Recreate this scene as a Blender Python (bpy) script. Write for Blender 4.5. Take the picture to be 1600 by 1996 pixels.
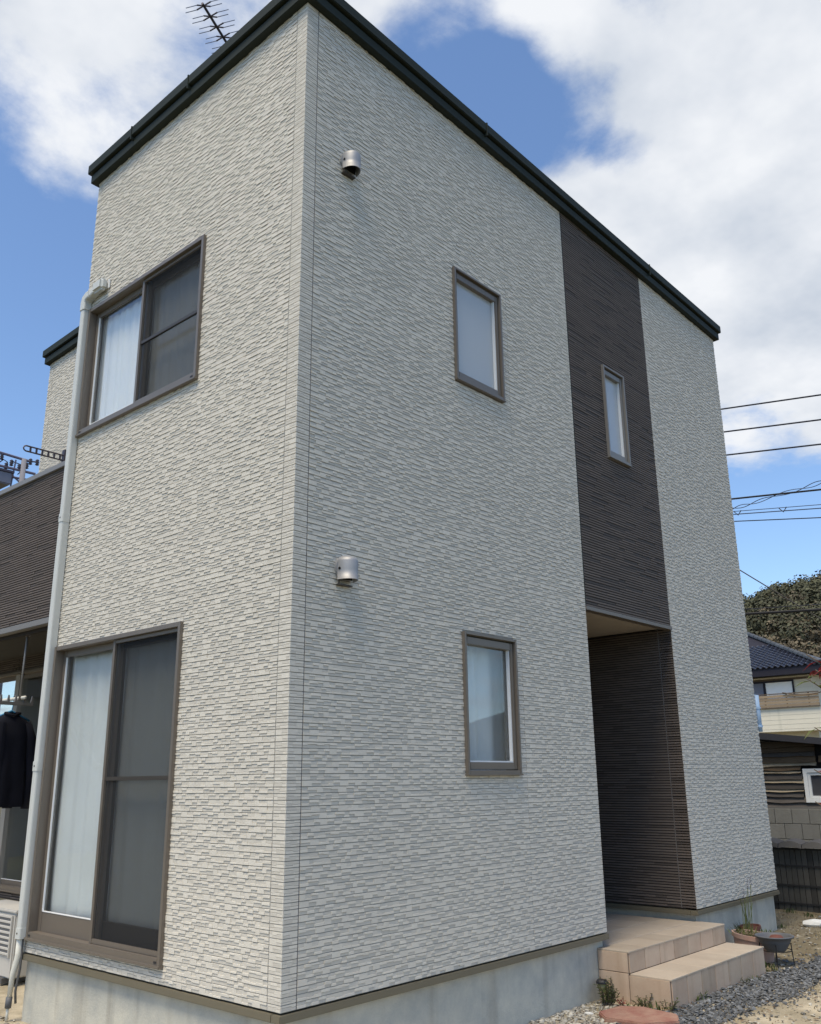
import bpy, bmesh, math, random
import numpy as np
from mathutils import Vector, Matrix, noise as mnoise

for o in list(bpy.data.objects): bpy.data.objects.remove(o)
SC = bpy.context.scene
COL = SC.collection

# ------------------------------------------------------------------ camera
cd = bpy.data.cameras.new('camera'); cam = bpy.data.objects.new('camera', cd); COL.objects.link(cam)
cd.sensor_fit = 'HORIZONTAL'; cd.sensor_width = 36.0; cd.lens = 39.554
cd.clip_start = 0.05; cd.clip_end = 2000
cam.matrix_world = Matrix(((0.668576, -0.204445, -0.714988, -3.4143),
                           (-0.743567, -0.197630, -0.638789, -3.9906),
                           (-0.010706, 0.958720, -0.284149, 1.155), (0, 0, 0, 1)))
SC.camera = cam
SC.render.resolution_x = 821; SC.render.resolution_y = 1024

# ------------------------------------------------------------------ world, sun, exposure
SUN_EL = math.radians(66)
SUN_DIR = Vector((-0.95, -0.12, 0)).normalized() * math.cos(SUN_EL) + Vector((0, 0, math.sin(SUN_EL)))
SKY_STRENGTH = 0.11
EXPOSURE = 0.84
W = bpy.data.worlds.new('World'); SC.world = W; W.use_nodes = True
nt = W.node_tree; N = nt.nodes; LK = nt.links
N.clear()
out = N.new('ShaderNodeOutputWorld'); bg = N.new('ShaderNodeBackground'); bg.inputs['Strength'].default_value = SKY_STRENGTH
LK.new(bg.outputs[0], out.inputs[0])
sky = N.new('ShaderNodeTexSky'); sky.sky_type = 'NISHITA'; sky.sun_disc = False
sky.sun_elevation = SUN_EL; sky.sun_rotation = math.atan2(SUN_DIR.x, SUN_DIR.y)
sky.air_density = 1.0; sky.dust_density = 0.1; sky.ozone_density = 4.5
tc = N.new('ShaderNodeTexCoord')
def wmath(op, a, b=None, c=None, clamp=False):
    n = N.new('ShaderNodeMath'); n.operation = op; n.use_clamp = clamp
    for i, v in enumerate((a, b, c)):
        if v is None: continue
        if isinstance(v, (int, float)): n.inputs[i].default_value = v
        else: LK.new(v, n.inputs[i])
    return n.outputs[0]
def wvec(op, a, b):
    n = N.new('ShaderNodeVectorMath'); n.operation = op
    for i, v in enumerate((a, b)):
        if isinstance(v, (tuple, list)): n.inputs[i].default_value = v
        else: LK.new(v, n.inputs[i])
    return n
DIRN = wvec('NORMALIZE', tc.outputs['Generated'], (0, 0, 0)).outputs[0]
sep = N.new('ShaderNodeSeparateXYZ'); LK.new(DIRN, sep.inputs[0])
zz = wmath('ADD', wmath('MAXIMUM', sep.outputs[2], 0.0), 0.22)
comb = N.new('ShaderNodeCombineXYZ')
LK.new(wmath('DIVIDE', sep.outputs[0], zz), comb.inputs[0]); LK.new(wmath('DIVIDE', sep.outputs[1], zz), comb.inputs[1])
def wnoise(vec, scale, detail, rough, dist=0.0):
    n = N.new('ShaderNodeTexNoise'); n.inputs['Scale'].default_value = scale; n.inputs['Detail'].default_value = detail
    n.inputs['Roughness'].default_value = rough; n.inputs['Distortion'].default_value = dist
    LK.new(vec, n.inputs['Vector']); return n.outputs['Fac']
cloudn = wnoise(comb.outputs[0], 5.2, 9, 0.60, 0.12)
shade = wnoise(comb.outputs[0], 3.6, 5, 0.55, 0.0)
# the cloud banks of that day: (direction, radius in degrees, density)
BANKS = [((.378, .643, .666), 9.5, .33), ((.301, .702, .645), 6, .20), ((.531, .474, .702), 3.5, .30), ((.601, .396, .694), 5.0, .26),
         ((.723, .285, .629), 10, .20), ((.735, .339, .587), 7, .12), ((.819, .251, .516), 13, .26), ((.85, .299, .433), 8, .12),
         ((.913, .283, .295), 4.5, .24), ((.803, .19, .565), 11, .16),
         ((.334, .741, .582), 2.0, .06), ((.290, .765, .575), 2.0, .06), ((.344, .811, .474), 13, -.34), ((.404, .80, .35), 9, -.2), ((.575, .466, .672), 4, -.32), ((.627, .443, .641), 4, -.32), ((.729, .366, .579), 3, -.24), ((.645, .398, .652), 3.6, -.30), ((.700, .335, .63), 2.6, -.18),
         ((.904, .323, .28), 4.0, -.2), ((.913, .333, .235), 6, -.32), ((.55, .444, .708), 2.5, -.16), ((.669, .306, .678), 3.0, -.10)]
dens = cloudn
for c, rad, amp in BANKS:
    dp = wvec('DOT_PRODUCT', DIRN, tuple(Vector(c).normalized())).outputs['Value']
    mr = N.new('ShaderNodeMapRange'); mr.interpolation_type = 'SMOOTHSTEP'
    mr.inputs['From Min'].default_value = math.cos(math.radians(rad * 1.45)); mr.inputs['From Max'].default_value = 1.0
    mr.inputs['To Min'].default_value = 0; mr.inputs['To Max'].default_value = amp * .85
    LK.new(dp, mr.inputs['Value']); dens = wmath('ADD', dens, mr.outputs[0])
mr = N.new('ShaderNodeMapRange'); mr.interpolation_type = 'SMOOTHSTEP'
mr.inputs['From Min'].default_value = 0.455; mr.inputs['From Max'].default_value = 0.80
LK.new(dens, mr.inputs['Value']); CM = wmath('MULTIPLY', mr.outputs[0], 0.97)
cr = N.new('ShaderNodeValToRGB')
cr.color_ramp.elements[0].position = 0.30; cr.color_ramp.elements[0].color = (.55, .61, .70, 1)
cr.color_ramp.elements[1].position = 0.62; cr.color_ramp.elements[1].color = (.90, .92, .95, 1)
LK.new(shade, cr.inputs[0])
CLOUD_LEVEL = 5.2
cs = wvec('SCALE', cr.outputs[0], (0, 0, 0)); cs.inputs['Scale'].default_value = CLOUD_LEVEL
mx = N.new('ShaderNodeMix'); mx.data_type = 'RGBA'
LK.new(CM, mx.inputs[0]); LK.new(sky.outputs[0], mx.inputs[6]); LK.new(cs.outputs[0], mx.inputs[7])
LK.new(mx.outputs[2], bg.inputs[0])

sl = bpy.data.lights.new('sun', 'SUN'); sl.energy = 2.4; sl.angle = math.radians(28); sl.color = (1.0, 0.87, 0.66)
so = bpy.data.objects.new('sun', sl); COL.objects.link(so)
so.rotation_euler = SUN_DIR.to_track_quat('Z', 'Y').to_euler()
SC.view_settings.view_transform = 'Standard'; SC.view_settings.look = 'None'
SC.cycles.max_bounces = 6; SC.cycles.diffuse_bounces = 3; SC.cycles.glossy_bounces = 3; SC.cycles.transparent_max_bounces = 10
SC.view_settings.exposure = EXPOSURE; SC.view_settings.gamma = 1.0

# ------------------------------------------------------------------ materials
MATS = {}
def new_mat(name):
    m = bpy.data.materials.new(name); m.use_nodes = True; MATS[name] = m
    return m, m.node_tree.nodes, m.node_tree.links, m.node_tree.nodes['Principled BSDF']
def mat(name, col, rough=0.7, metal=0.0, var=0.10, scale=6.0, fine=0.05, fscale=90.0, bump=0.0, bscale=120.0,
        tone=False, rand=0.0, col2=None, col2_scale=1.5, col2_amt=0.5, streak=None, spec=0.4, trans=0.0):
    m, n, l, p = new_mat(name)
    tcn = n.new('ShaderNodeTexCoord')
    def nz(s, d=4, vec=None, r=.55):
        t = n.new('ShaderNodeTexNoise'); t.inputs['Scale'].default_value = s; t.inputs['Detail'].default_value = d; t.inputs['Roughness'].default_value = r
        l.new(vec or tcn.outputs['Object'], t.inputs['Vector']); return t.outputs['Fac']
    def mth(op, a, b, clamp=False):
        t = n.new('ShaderNodeMath'); t.operation = op; t.use_clamp = clamp
        for i, v in enumerate((a, b)):
            if isinstance(v, (int, float)): t.inputs[i].default_value = v
            else: l.new(v, t.inputs[i])
        return t.outputs[0]
    def mix(f, a, b):
        t = n.new('ShaderNodeMix'); t.data_type = 'RGBA'
        if isinstance(f, (int, float)): t.inputs[0].default_value = f
        else: l.new(f, t.inputs[0])
        for i, v in ((6, a), (7, b)):
            if isinstance(v, tuple): t.inputs[i].default_value = (*v, 1)
            else: l.new(v, t.inputs[i])
        return t.outputs[2]
    c = col
    if col2:
        mrn = n.new('ShaderNodeMapRange'); mrn.inputs[1].default_value = .5 - .35 * (1 - col2_amt) - .02; mrn.inputs[2].default_value = .72
        l.new(nz(col2_scale, 7, r=.65), mrn.inputs[0]); c = mix(mrn.outputs[0], col, col2)
    if streak:      # rain streaks running down: (colour, u scale, amount)
        mp = n.new('ShaderNodeMapping'); mp.inputs['Scale'].default_value = (streak[1], streak[1], .25)
        l.new(tcn.outputs['Object'], mp.inputs[0])
        mrn = n.new('ShaderNodeMapRange'); mrn.inputs[1].default_value = .53; mrn.inputs[2].default_value = .75; mrn.inputs[4].default_value = streak[2]
        l.new(nz(1.0, 4, mp.outputs[0]), mrn.inputs[0]); c = mix(mrn.outputs[0], c, streak[0])
    f = mth('ADD', mth('MULTIPLY', nz(scale), 2 * var), 1 - var)
    f = mth('MULTIPLY', f, mth('ADD', mth('MULTIPLY', nz(fscale, 3), 2 * fine), 1 - fine))
    if tone:
        a = n.new('ShaderNodeAttribute'); a.attribute_name = 'tone'; f = mth('MULTIPLY', f, a.outputs['Fac'])
    if rand:
        oi = n.new('ShaderNodeObjectInfo'); f = mth('MULTIPLY', f, mth('ADD', mth('MULTIPLY', oi.outputs['Random'], 2 * rand), 1 - rand))
    vs = n.new('ShaderNodeVectorMath'); vs.operation = 'SCALE'
    if isinstance(c, tuple): vs.inputs[0].default_value = c
    else: l.new(c, vs.inputs[0])
    l.new(f, vs.inputs['Scale']); l.new(vs.outputs[0], p.inputs['Base Color'])
    p.inputs['Roughness'].default_value = rough; p.inputs['Metallic'].default_value = metal
    p.inputs['Specular IOR Level'].default_value = spec
    if bump:
        b = n.new('ShaderNodeBump'); b.inputs['Strength'].default_value = bump; b.inputs['Distance'].default_value = .01
        l.new(nz(bscale, 5), b.inputs['Height']); l.new(b.outputs[0], p.inputs['Normal'])
    if trans:
        tr = n.new('ShaderNodeBsdfTranslucent'); l.new(vs.outputs[0], tr.inputs[0])
        ms = n.new('ShaderNodeMixShader'); ms.inputs[0].default_value = trans
        l.new(p.outputs[0], ms.inputs[1]); l.new(tr.outputs[0], ms.inputs[2])
        l.new(ms.outputs[0], n['Material Output'].inputs[0])
    return m
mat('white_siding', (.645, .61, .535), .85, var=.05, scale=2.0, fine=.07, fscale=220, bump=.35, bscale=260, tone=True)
mat('dark_siding', (.120, .099, .086), .75, var=.08, scale=3, fine=.10, fscale=200, bump=.3, bscale=240, tone=True)
mat('siding_back', (.30, .29, .265), .9, var=.05)
mat('dark_back', (.032, .027, .025), .9)
mat('seal_grey', (.30, .30, .29), .8); mat('seal_dark', (.13, .13, .135), .8); mat('seal_brown', (.14, .13, .125), .8)
mat('concrete', (.58, .56, .475), .9, var=.10, scale=2.5, fine=.05, fscale=60, bump=.25, bscale=80, streak=((.20, .165, .12), 4.6, .5), col2=(.38, .385, .355), col2_scale=5, col2_amt=.5)
mat('flashing', (.17, .152, .108), .5, metal=.25, var=.06, spec=.5)
mat('fascia', (.022, .028, .021), .62, metal=.0, var=.10, scale=4, spec=.2)
mat('roof_sheet', (.05, .055, .052), .45, metal=.3)
mat('bronze', (.190, .163, .135), .42, metal=.35, var=.05, spec=.5)
mat('bronze_dark', (.066, .058, .050), .45, metal=.3, var=.05)
mat('taupe', (.24, .225, .205), .45, metal=.3, var=.05)
mat('white_vinyl', (.72, .73, .73), .45, var=.03)
mat('duct', (.56, .575, .55), .5, var=.05, scale=5)
mat('vent_metal', (.34, .34, .345), .52, metal=.4, var=.06, scale=14)
mat('black_void', (.008, .008, .009), .9)
mat('curtain', (.92, .92, .91), .9, var=.05, scale=3, trans=.08)
mat('grey_curtain', (.78, .80, .80), .9, var=.10, scale=3, trans=.08)
mat('frost_curtain', (.74, .76, .77), .85, var=.06, scale=2, trans=.08)
mat('soffit', (.42, .37, .31), .8, var=.06)
mat('tile', (.55, .44, .325), .55, var=.10, scale=5, fine=.06, fscale=70, bump=.08, bscale=60, rand=.13, streak=((.34, .24, .16), 9, .55), col2=(.48, .34, .245), col2_scale=4, col2_amt=.4)
mat('tile_top', (.52, .445, .35), .5, var=.10, scale=4, fine=.06, fscale=60, bump=.06, bscale=50, rand=.09, col2=(.44, .36, .275), col2_scale=3, col2_amt=.4)
mat('grout', (.13, .10, .075), .9)
mat('interior', (.30, .29, .27), .9)
mat('ac_white', (.50, .49, .46), .55, var=.08, scale=4); mat('ac_grille', (.20, .195, .19), .6)
mat('hose_white', (.68, .67, .60), .6); mat('rubber', (.10, .10, .10), .7); mat('steel', (.42, .42, .40), .4, metal=.6)
mat('navy', (.0035, .0045, .012), .95, var=.2, scale=9); mat('clip_blue', (.06, .24, .42), .5)
mat('antenna_metal', (.075, .065, .08), .5, metal=.4); mat('antenna_rod', (.25, .27, .33), .45, metal=.5)
mat('ground', (.63, .555, .42), .95, var=.16, scale=9, fine=.22, fscale=140, bump=.9, bscale=90, col2=(.20, .17, .11), col2_scale=2.6, col2_amt=.2)
mat('gravel', (.105, .110, .115), .8, var=.10, fine=.1, tone=True, bump=.2)
mat('pebble', (.46, .43, .36), .8, tone=True, fine=.12, fscale=60)
mat('paver', (.27, .105, .08), .85, var=.15, scale=18, bump=.4, bscale=70, col2=(.36, .23, .17), col2_scale=9, col2_amt=.3)
mat('dry_grass', (.33, .27, .155), .9, tone=True); mat('weed', (.085, .115, .035), .8, tone=True, trans=.2)
mat('litter', (.17, .115, .07), .9, tone=True)
mat('leaf_red', (.28, .028, .035), .55, tone=True, trans=.25); mat('leaf_green', (.13, .155, .035), .5, tone=True, trans=.25)
mat('stem', (.10, .075, .05), .85); mat('stem_green', (.09, .11, .04), .8); mat('lavender', (.075, .055, .13), .9)
mat('terracotta', (.50, .29, .22), .8, var=.12, col2=(.46, .34, .29), col2_scale=10); mat('terracotta_red', (.16, .06, .045), .8)
mat('soil', (.07, .05, .035), .95, bump=.6, bscale=60); mat('bowl_grey', (.115, .12, .13), .55, var=.15, scale=8)
mat('wire_black', (.012, .012, .013), .6); mat('wire', (.018, .02, .03), .6); mat('wire_thin', (.05, .07, .12), .6)
mat('fence_slat', (.060, .056, .048), .9, var=.25, scale=14, rand=.35, bump=.3); mat('fence_frame', (.022, .021, .021), .7)
mat('cap_tile', (.095, .088, .08), .85, var=.2, scale=8, rand=.15)
mat('block', (.21, .205, .185), .95, var=.15, scale=7, fine=.14, fscale=90, bump=.5, bscale=90, rand=.10, streak=((.13, .125, .11), 4, .6))
mat('mortar', (.14, .135, .125), .95)
mat('plank_grey', (.085, .075, .068), .9, var=.3, scale=5, rand=.35, bump=.4, bscale=40)
mat('plank_pale', (.34, .285, .205), .9, var=.25, scale=5, rand=.15, bump=.4, bscale=40)
mat('plank_brown', (.12, .082, .05), .9, var=.3, scale=5, rand=.2, bump=.4, bscale=40)
mat('shed_roof', (.035, .036, .045), .6); mat('white_paint', (.78, .79, .78), .5, var=.04)
mat('cream', (.64, .60, .49), .85, var=.05, scale=2, streak=((.40, .39, .31), 3, .5)); mat('cream_joint', (.54, .51, .42), .9)
mat('kawara', (.017, .020, .034), .34, var=.12, rand=.22, spec=.6); mat('kawara_ridge', (.06, .066, .072), .5, rand=.2)
mat('eave_dark', (.010, .009, .018), .7); mat('slat_brown', (.25, .19, .125), .8, rand=.12); mat('slat_dark', (.10, .075, .055), .8)
mat('blue_pipe', (.36, .50, .68), .5); mat('pole_concrete', (.20, .20, .23), .9); mat('pole_steel', (.13, .12, .17), .6, metal=.3)
mat('transformer', (.17, .18, .23), .6); mat('insulator', (.06, .05, .07), .35)
mat('hill_soil', (.075, .068, .040), .95, var=.3, scale=.15, col2=(.12, .10, .06), col2_scale=.05)
mat('forest', (.078, .080, .046), .9, tone=True); mat('thicket', (.135, .112, .074), .95, tone=True)
mat('bark', (.09, .075, .06), .9, var=.2, bump=.5, bscale=30)
mat('far_wall', (.20, .19, .17), .9); mat('far_roof', (.06, .06, .068), .7)
mat('solar_amber', (.30, .26, .12), .4); mat('black_plastic', (.025, .025, .028), .5)
mat('stone_white', (.70, .69, .64), .8)

def glass(name, tint, ior, rough=0.0, block=0.0, bcol=(.5, .6, .65)):
    m, n, l, p = new_mat(name)
    lw = n.new('ShaderNodeLayerWeight'); lw.inputs['Blend'].default_value = .5
    f0 = ((ior - 1) / (ior + 1)) ** 2
    pw = n.new('ShaderNodeMath'); pw.operation = 'POWER'; l.new(lw.outputs['Facing'], pw.inputs[0]); pw.inputs[1].default_value = 5
    fr = n.new('ShaderNodeMath'); fr.operation = 'MULTIPLY_ADD'; l.new(pw.outputs[0], fr.inputs[0]); fr.inputs[1].default_value = 1 - f0; fr.inputs[2].default_value = f0
    tr = n.new('ShaderNodeBsdfTransparent'); tr.inputs[0].default_value = (*tint, 1)
    gl = n.new('ShaderNodeBsdfGlossy'); gl.inputs['Roughness'].default_value = rough; gl.inputs[0].default_value = (.95, .97, 1, 1)
    base = tr.outputs[0]
    if block:
        df = n.new('ShaderNodeBsdfDiffuse'); df.inputs[0].default_value = (*bcol, 1)
        mb = n.new('ShaderNodeMixShader'); mb.inputs[0].default_value = block
        l.new(base, mb.inputs[1]); l.new(df.outputs[0], mb.inputs[2]); base = mb.outputs[0]
    ms = n.new('ShaderNodeMixShader'); l.new(fr.outputs[0], ms.inputs[0]); l.new(base, ms.inputs[1]); l.new(gl.outputs[0], ms.inputs[2])
    l.new(ms.outputs[0], n['Material Output'].inputs[0])
glass('pane_clear', (.95, .965, .965), 1.62); glass('pane_frost', (.86, .90, .92), 1.6, .12, .50, (.72, .75, .77))
def screen_mat():
    m, n, l, p = new_mat('insect_screen')
    tr = n.new('ShaderNodeBsdfTransparent'); df = n.new('ShaderNodeBsdfDiffuse'); df.inputs[0].default_value = (.045, .047, .05, 1)
    ms = n.new('ShaderNodeMixShader'); ms.inputs[0].default_value = .36
    l.new(tr.outputs[0], ms.inputs[1]); l.new(df.outputs[0], ms.inputs[2]); l.new(ms.outputs[0], n['Material Output'].inputs[0])
screen_mat()

# ------------------------------------------------------------------ mesh helpers
def tag(o, label=None, cat=None, group=None, kind=None):
    if label: o['label'] = label
    if cat: o['category'] = cat
    if group: o['group'] = group
    if kind: o['kind'] = kind
    return o
def empty(name, loc=(0, 0, 0)):
    o = bpy.data.objects.new(name, None); COL.objects.link(o); o.location = loc; o.empty_display_size = .2; return o
def link(name, me, m, parent=None):
    o = bpy.data.objects.new(name, me); COL.objects.link(o)
    if m and not me.materials: me.materials.append(MATS[m])
    if parent:
        o.parent = parent; bpy.context.view_layer.update() if False else None
        o.matrix_parent_inverse = PINV.get(parent.name, Matrix.Identity(4))
    return o
PINV = {}
def world_parent(e):            # children of this empty are given in world coordinates
    PINV[e.name] = Matrix.Translation(-Vector(e.location)); return e
class MB:
    def __init__(s): s.v = []; s.f = []; s.t = []
    def quad(s, pts, tone=1.0):
        b = len(s.v); s.v += [tuple(p) for p in pts]; s.f.append(tuple(range(b, b + len(pts)))); s.t.append(tone)
        return s
    def hexa(s, c, tone=1.0):   # 8 corners: bottom ring 0-3, top ring 4-7
        b = len(s.v); s.v += [tuple(p) for p in c]
        for f in ((3, 2, 1, 0), (4, 5, 6, 7), (0, 1, 5, 4), (1, 2, 6, 5), (2, 3, 7, 6), (3, 0, 4, 7)):
            s.f.append(tuple(b + i for i in f)); s.t.append(tone)
        return s
    def box(s, x0, x1, y0, y1, z0, z1, tone=1.0):
        s.hexa([(x0, y0, z0), (x1, y0, z0), (x1, y1, z0), (x0, y1, z0), (x0, y0, z1), (x1, y0, z1), (x1, y1, z1), (x0, y1, z1)], tone); return s
    def pbox(s, P, u0, u1, z0, z1, d0, d1, tone=1.0):
        s.hexa([P(u0, z0, d0), P(u1, z0, d0), P(u1, z0, d1), P(u0, z0, d1), P(u0, z1, d0), P(u1, z1, d0), P(u1, z1, d1), P(u0, z1, d1)], tone); return s
    def tube(s, pts, r, n=8, cap=True, tone=1.0):
        pts = [Vector(p) for p in pts]; rs = r if isinstance(r, (list, tuple)) else [r] * len(pts)
        rings = []; up = None
        for i, p in enumerate(pts):
            d = (pts[min(i + 1, len(pts) - 1)] - pts[max(i - 1, 0)]).normalized()
            if up is None:
                up = d.orthogonal().normalized()
            else:
                up = (up - d * up.dot(d)); up = up.normalized() if up.length > 1e-6 else d.orthogonal().normalized()
            w = d.cross(up); b = len(s.v)
            for k in range(n):
                a = 2 * math.pi * k / n; s.v.append(tuple(p + (up * math.cos(a) + w * math.sin(a)) * rs[i]))
            rings.append(b)
        for a, b in zip(rings[:-1], rings[1:]):
            for k in range(n): s.f.append((a + k, a + (k + 1) % n, b + (k + 1) % n, b + k)); s.t.append(tone)
        if cap:
            s.f.append(tuple(rings[0] + k for k in reversed(range(n)))); s.t.append(tone)
            s.f.append(tuple(rings[-1] + k for k in range(n))); s.t.append(tone)
        return s
    def lathe(s, prof, c=(0, 0, 0), n=28, sx=1, sy=1, ang=0):
        b0 = len(s.v); ca, sa = math.cos(ang), math.sin(ang)
        for r, z in prof:
            for k in range(n):
                a = 2 * math.pi * k / n; x, y = r * math.cos(a) * sx, r * math.sin(a) * sy
                s.v.append((c[0] + x * ca - y * sa, c[1] + x * sa + y * ca, c[2] + z))
        for i in range(len(prof) - 1):
            for k in range(n):
                s.f.append((b0 + i * n + k, b0 + i * n + (k + 1) % n, b0 + (i + 1) * n + (k + 1) % n, b0 + (i + 1) * n + k)); s.t.append(1.0)
        return s
    def build(s, name, m, parent=None, smooth=False, bevel=0.0, tone=False, segs=2):
        me = bpy.data.meshes.new(name); me.from_pydata(s.v, [], s.f)
        if bevel:
            bm = bmesh.new(); bm.from_mesh(me)
            bmesh.ops.bevel(bm, geom=list(bm.edges), offset=bevel, segments=segs, affect='EDGES', clamp_overlap=True)
            bm.to_mesh(me); bm.free()
        elif tone:
            a = me.attributes.new('tone', 'FLOAT', 'FACE'); a.data.foreach_set('value', np.array(s.t, np.float32))
        if smooth:
            me.polygons.foreach_set('use_smooth', [True] * len(me.polygons))
        me.update()
        return link(name, me, m, parent)
def one_box(name, m, parent, x0, x1, y0, y1, z0, z1, bevel=0.0):
    return MB().box(x0, x1, y0, y1, z0, z1).build(name, m, parent, bevel=bevel)

# ------------------------------------------------------------------ measurements of the house (z = 0 is the foot of the siding)
LX, LY, ZT = 6.776, 2.846, 6.437          # entrance front, gable end, foot of the fascia
ZW = ZT + .11                             # the cladding runs up behind the fascia
DA, DB, ZO = 3.284, 4.867, 2.547          # dark strip and porch opening
XB, XR, YB = 0.42, 1.38, 6.43             # balcony face, set-back wall, far end of the upper wall
YE = 8.6                                  # far end of ground floor and balcony
GZ = -0.45
P_left = lambda u, z, d: (-d, u, z)
P_front = lambda u, z, d: (u, -d, z)
P_porch = lambda u, z, d: (DB - d, u, z)
P_balc = lambda u, z, d: (XB - d, u, z)
P_back = lambda u, z, d: (XR - d, u, z)
def gh(x, y):
    t = min(1, max(0, (x - 4.6) / 2.0)); t = t * t * (3 - 2 * t)
    far = min(1, max(0, (math.hypot(x, y) - 14) / 30))
    near = 1 - far
    return GZ + .055 * t * near + near * (.022 * mnoise.noise((x * .9, y * .9, 3.1)) + .010 * mnoise.noise((x * 5, y * 5, 1.7)))

# ------------------------------------------------------------------ setting: ground and hill
def build_ground():
    fx = np.concatenate([[-700, -300, -120, -60, -30, -18, -12], np.arange(-8, 13.01, .09), [15, 18, 24, 35, 60, 120, 250, 700]])
    fy = np.concatenate([[-700, -300, -120, -60, -30, -18, -12], np.arange(-7, 9.01, .09), [11, 14, 20, 35, 60, 120, 250, 700]])
    v = [(x, y, gh(x, y)) for y in fy for x in fx]; nx = len(fx)
    f = [(j * nx + i, j * nx + i + 1, (j + 1) * nx + i + 1, (j + 1) * nx + i) for j in range(len(fy) - 1) for i in range(nx - 1)]
    me = bpy.data.meshes.new('ground'); me.from_pydata(v, [], f); me.polygons.foreach_set('use_smooth', [True] * len(f))
    return tag(link('ground', me, 'ground'), kind='structure')
gm = MATS['ground']; gn, gl_ = gm.node_tree.nodes, gm.node_tree.links      # pale yard sized to bounce light on the walls; unseen darker field added beyond
_bc = gn['Principled BSDF'].inputs['Base Color']; _src = _bc.links[0].from_socket
_tc = gn.new('ShaderNodeTexCoord'); _nz = gn.new('ShaderNodeTexNoise'); _nz.inputs['Scale'].default_value = .7; _nz.inputs['Detail'].default_value = 5
gl_.new(_tc.outputs['Object'], _nz.inputs['Vector'])
_sx = gn.new('ShaderNodeSeparateXYZ'); gl_.new(_tc.outputs['Object'], _sx.inputs[0])
def _gm(op, a, b):
    t = gn.new('ShaderNodeMath'); t.operation = op
    for i, v in enumerate((a, b)):
        if isinstance(v, (int, float)): t.inputs[i].default_value = v
        else: gl_.new(v, t.inputs[i])
    return t.outputs[0]
_ex = _gm('SUBTRACT', _gm('ABSOLUTE', _gm('SUBTRACT', _sx.outputs[0], 3.9), 0), 4.0); _ey = _gm('SUBTRACT', _gm('ABSOLUTE', _gm('SUBTRACT', _sx.outputs[1], 4.3), 0), 4.3)
_dd = _gm('MAXIMUM', _ex, _ey)                          # metres out from the house plot
_ad = gn.new('ShaderNodeMath'); _ad.operation = 'MULTIPLY_ADD'; _ad.inputs[1].default_value = 2.0; gl_.new(_nz.outputs['Fac'], _ad.inputs[0]); gl_.new(_dd, _ad.inputs[2])
_mr = gn.new('ShaderNodeMapRange'); _mr.inputs[1].default_value = 3.6; _mr.inputs[2].default_value = 4.3; gl_.new(_ad.outputs[0], _mr.inputs[0])
_mx = gn.new('ShaderNodeMix'); _mx.data_type = 'RGBA'; gl_.new(_mr.outputs[0], _mx.inputs[0]); gl_.new(_src, _mx.inputs[6]); _mx.inputs[7].default_value = (.075, .075, .038, 1)
_m2 = gn.new('ShaderNodeMapRange'); _m2.inputs[1].default_value = 4.7; _m2.inputs[2].default_value = 6.2      # dark, mossy soil towards the fence
_n2 = gn.new('ShaderNodeTexNoise'); _n2.inputs['Scale'].default_value = 3.2; _n2.inputs['Detail'].default_value = 7; _n2.inputs['Roughness'].default_value = .68; gl_.new(_tc.outputs['Object'], _n2.inputs['Vector'])
gl_.new(_gm('ADD', _sx.outputs[0], _gm('MULTIPLY', _gm('SUBTRACT', _n2.outputs['Fac'], .5), 9.0)), _m2.inputs[0])
_m3 = gn.new('ShaderNodeMix'); _m3.data_type = 'RGBA'; gl_.new(_gm('MULTIPLY', _m2.outputs[0], .85), _m3.inputs[0]); gl_.new(_mx.outputs[2], _m3.inputs[6]); _m3.inputs[7].default_value = (.155, .125, .070, 1)
gl_.new(_m3.outputs[2], _bc)
build_ground()
CX, CY = -3.4, -4.0
def hill_top(yaw):
    return float(np.interp(yaw, [40, 55, 64, 68.6, 70.5, 73.1, 80, 95, 115, 130], [3, 6.2, 8.7, 9.05, 9.4, 9.95, 11.7, 11, 7, 2]))
def hill_z(yaw, d):
    top = 1.15 + 200 * math.tan(math.radians(hill_top(yaw)))
    t = min(1, max(0, (d - 95) / 105)); t = t * t * (3 - 2 * t)
    x, y = d * math.sin(math.radians(yaw)), d * math.cos(math.radians(yaw))
    return GZ - .3 + (top + .5) * t + t * 2.0 * mnoise.noise((x * .04, y * .04, 9)) - (max(0, d - 210) * .25)
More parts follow.
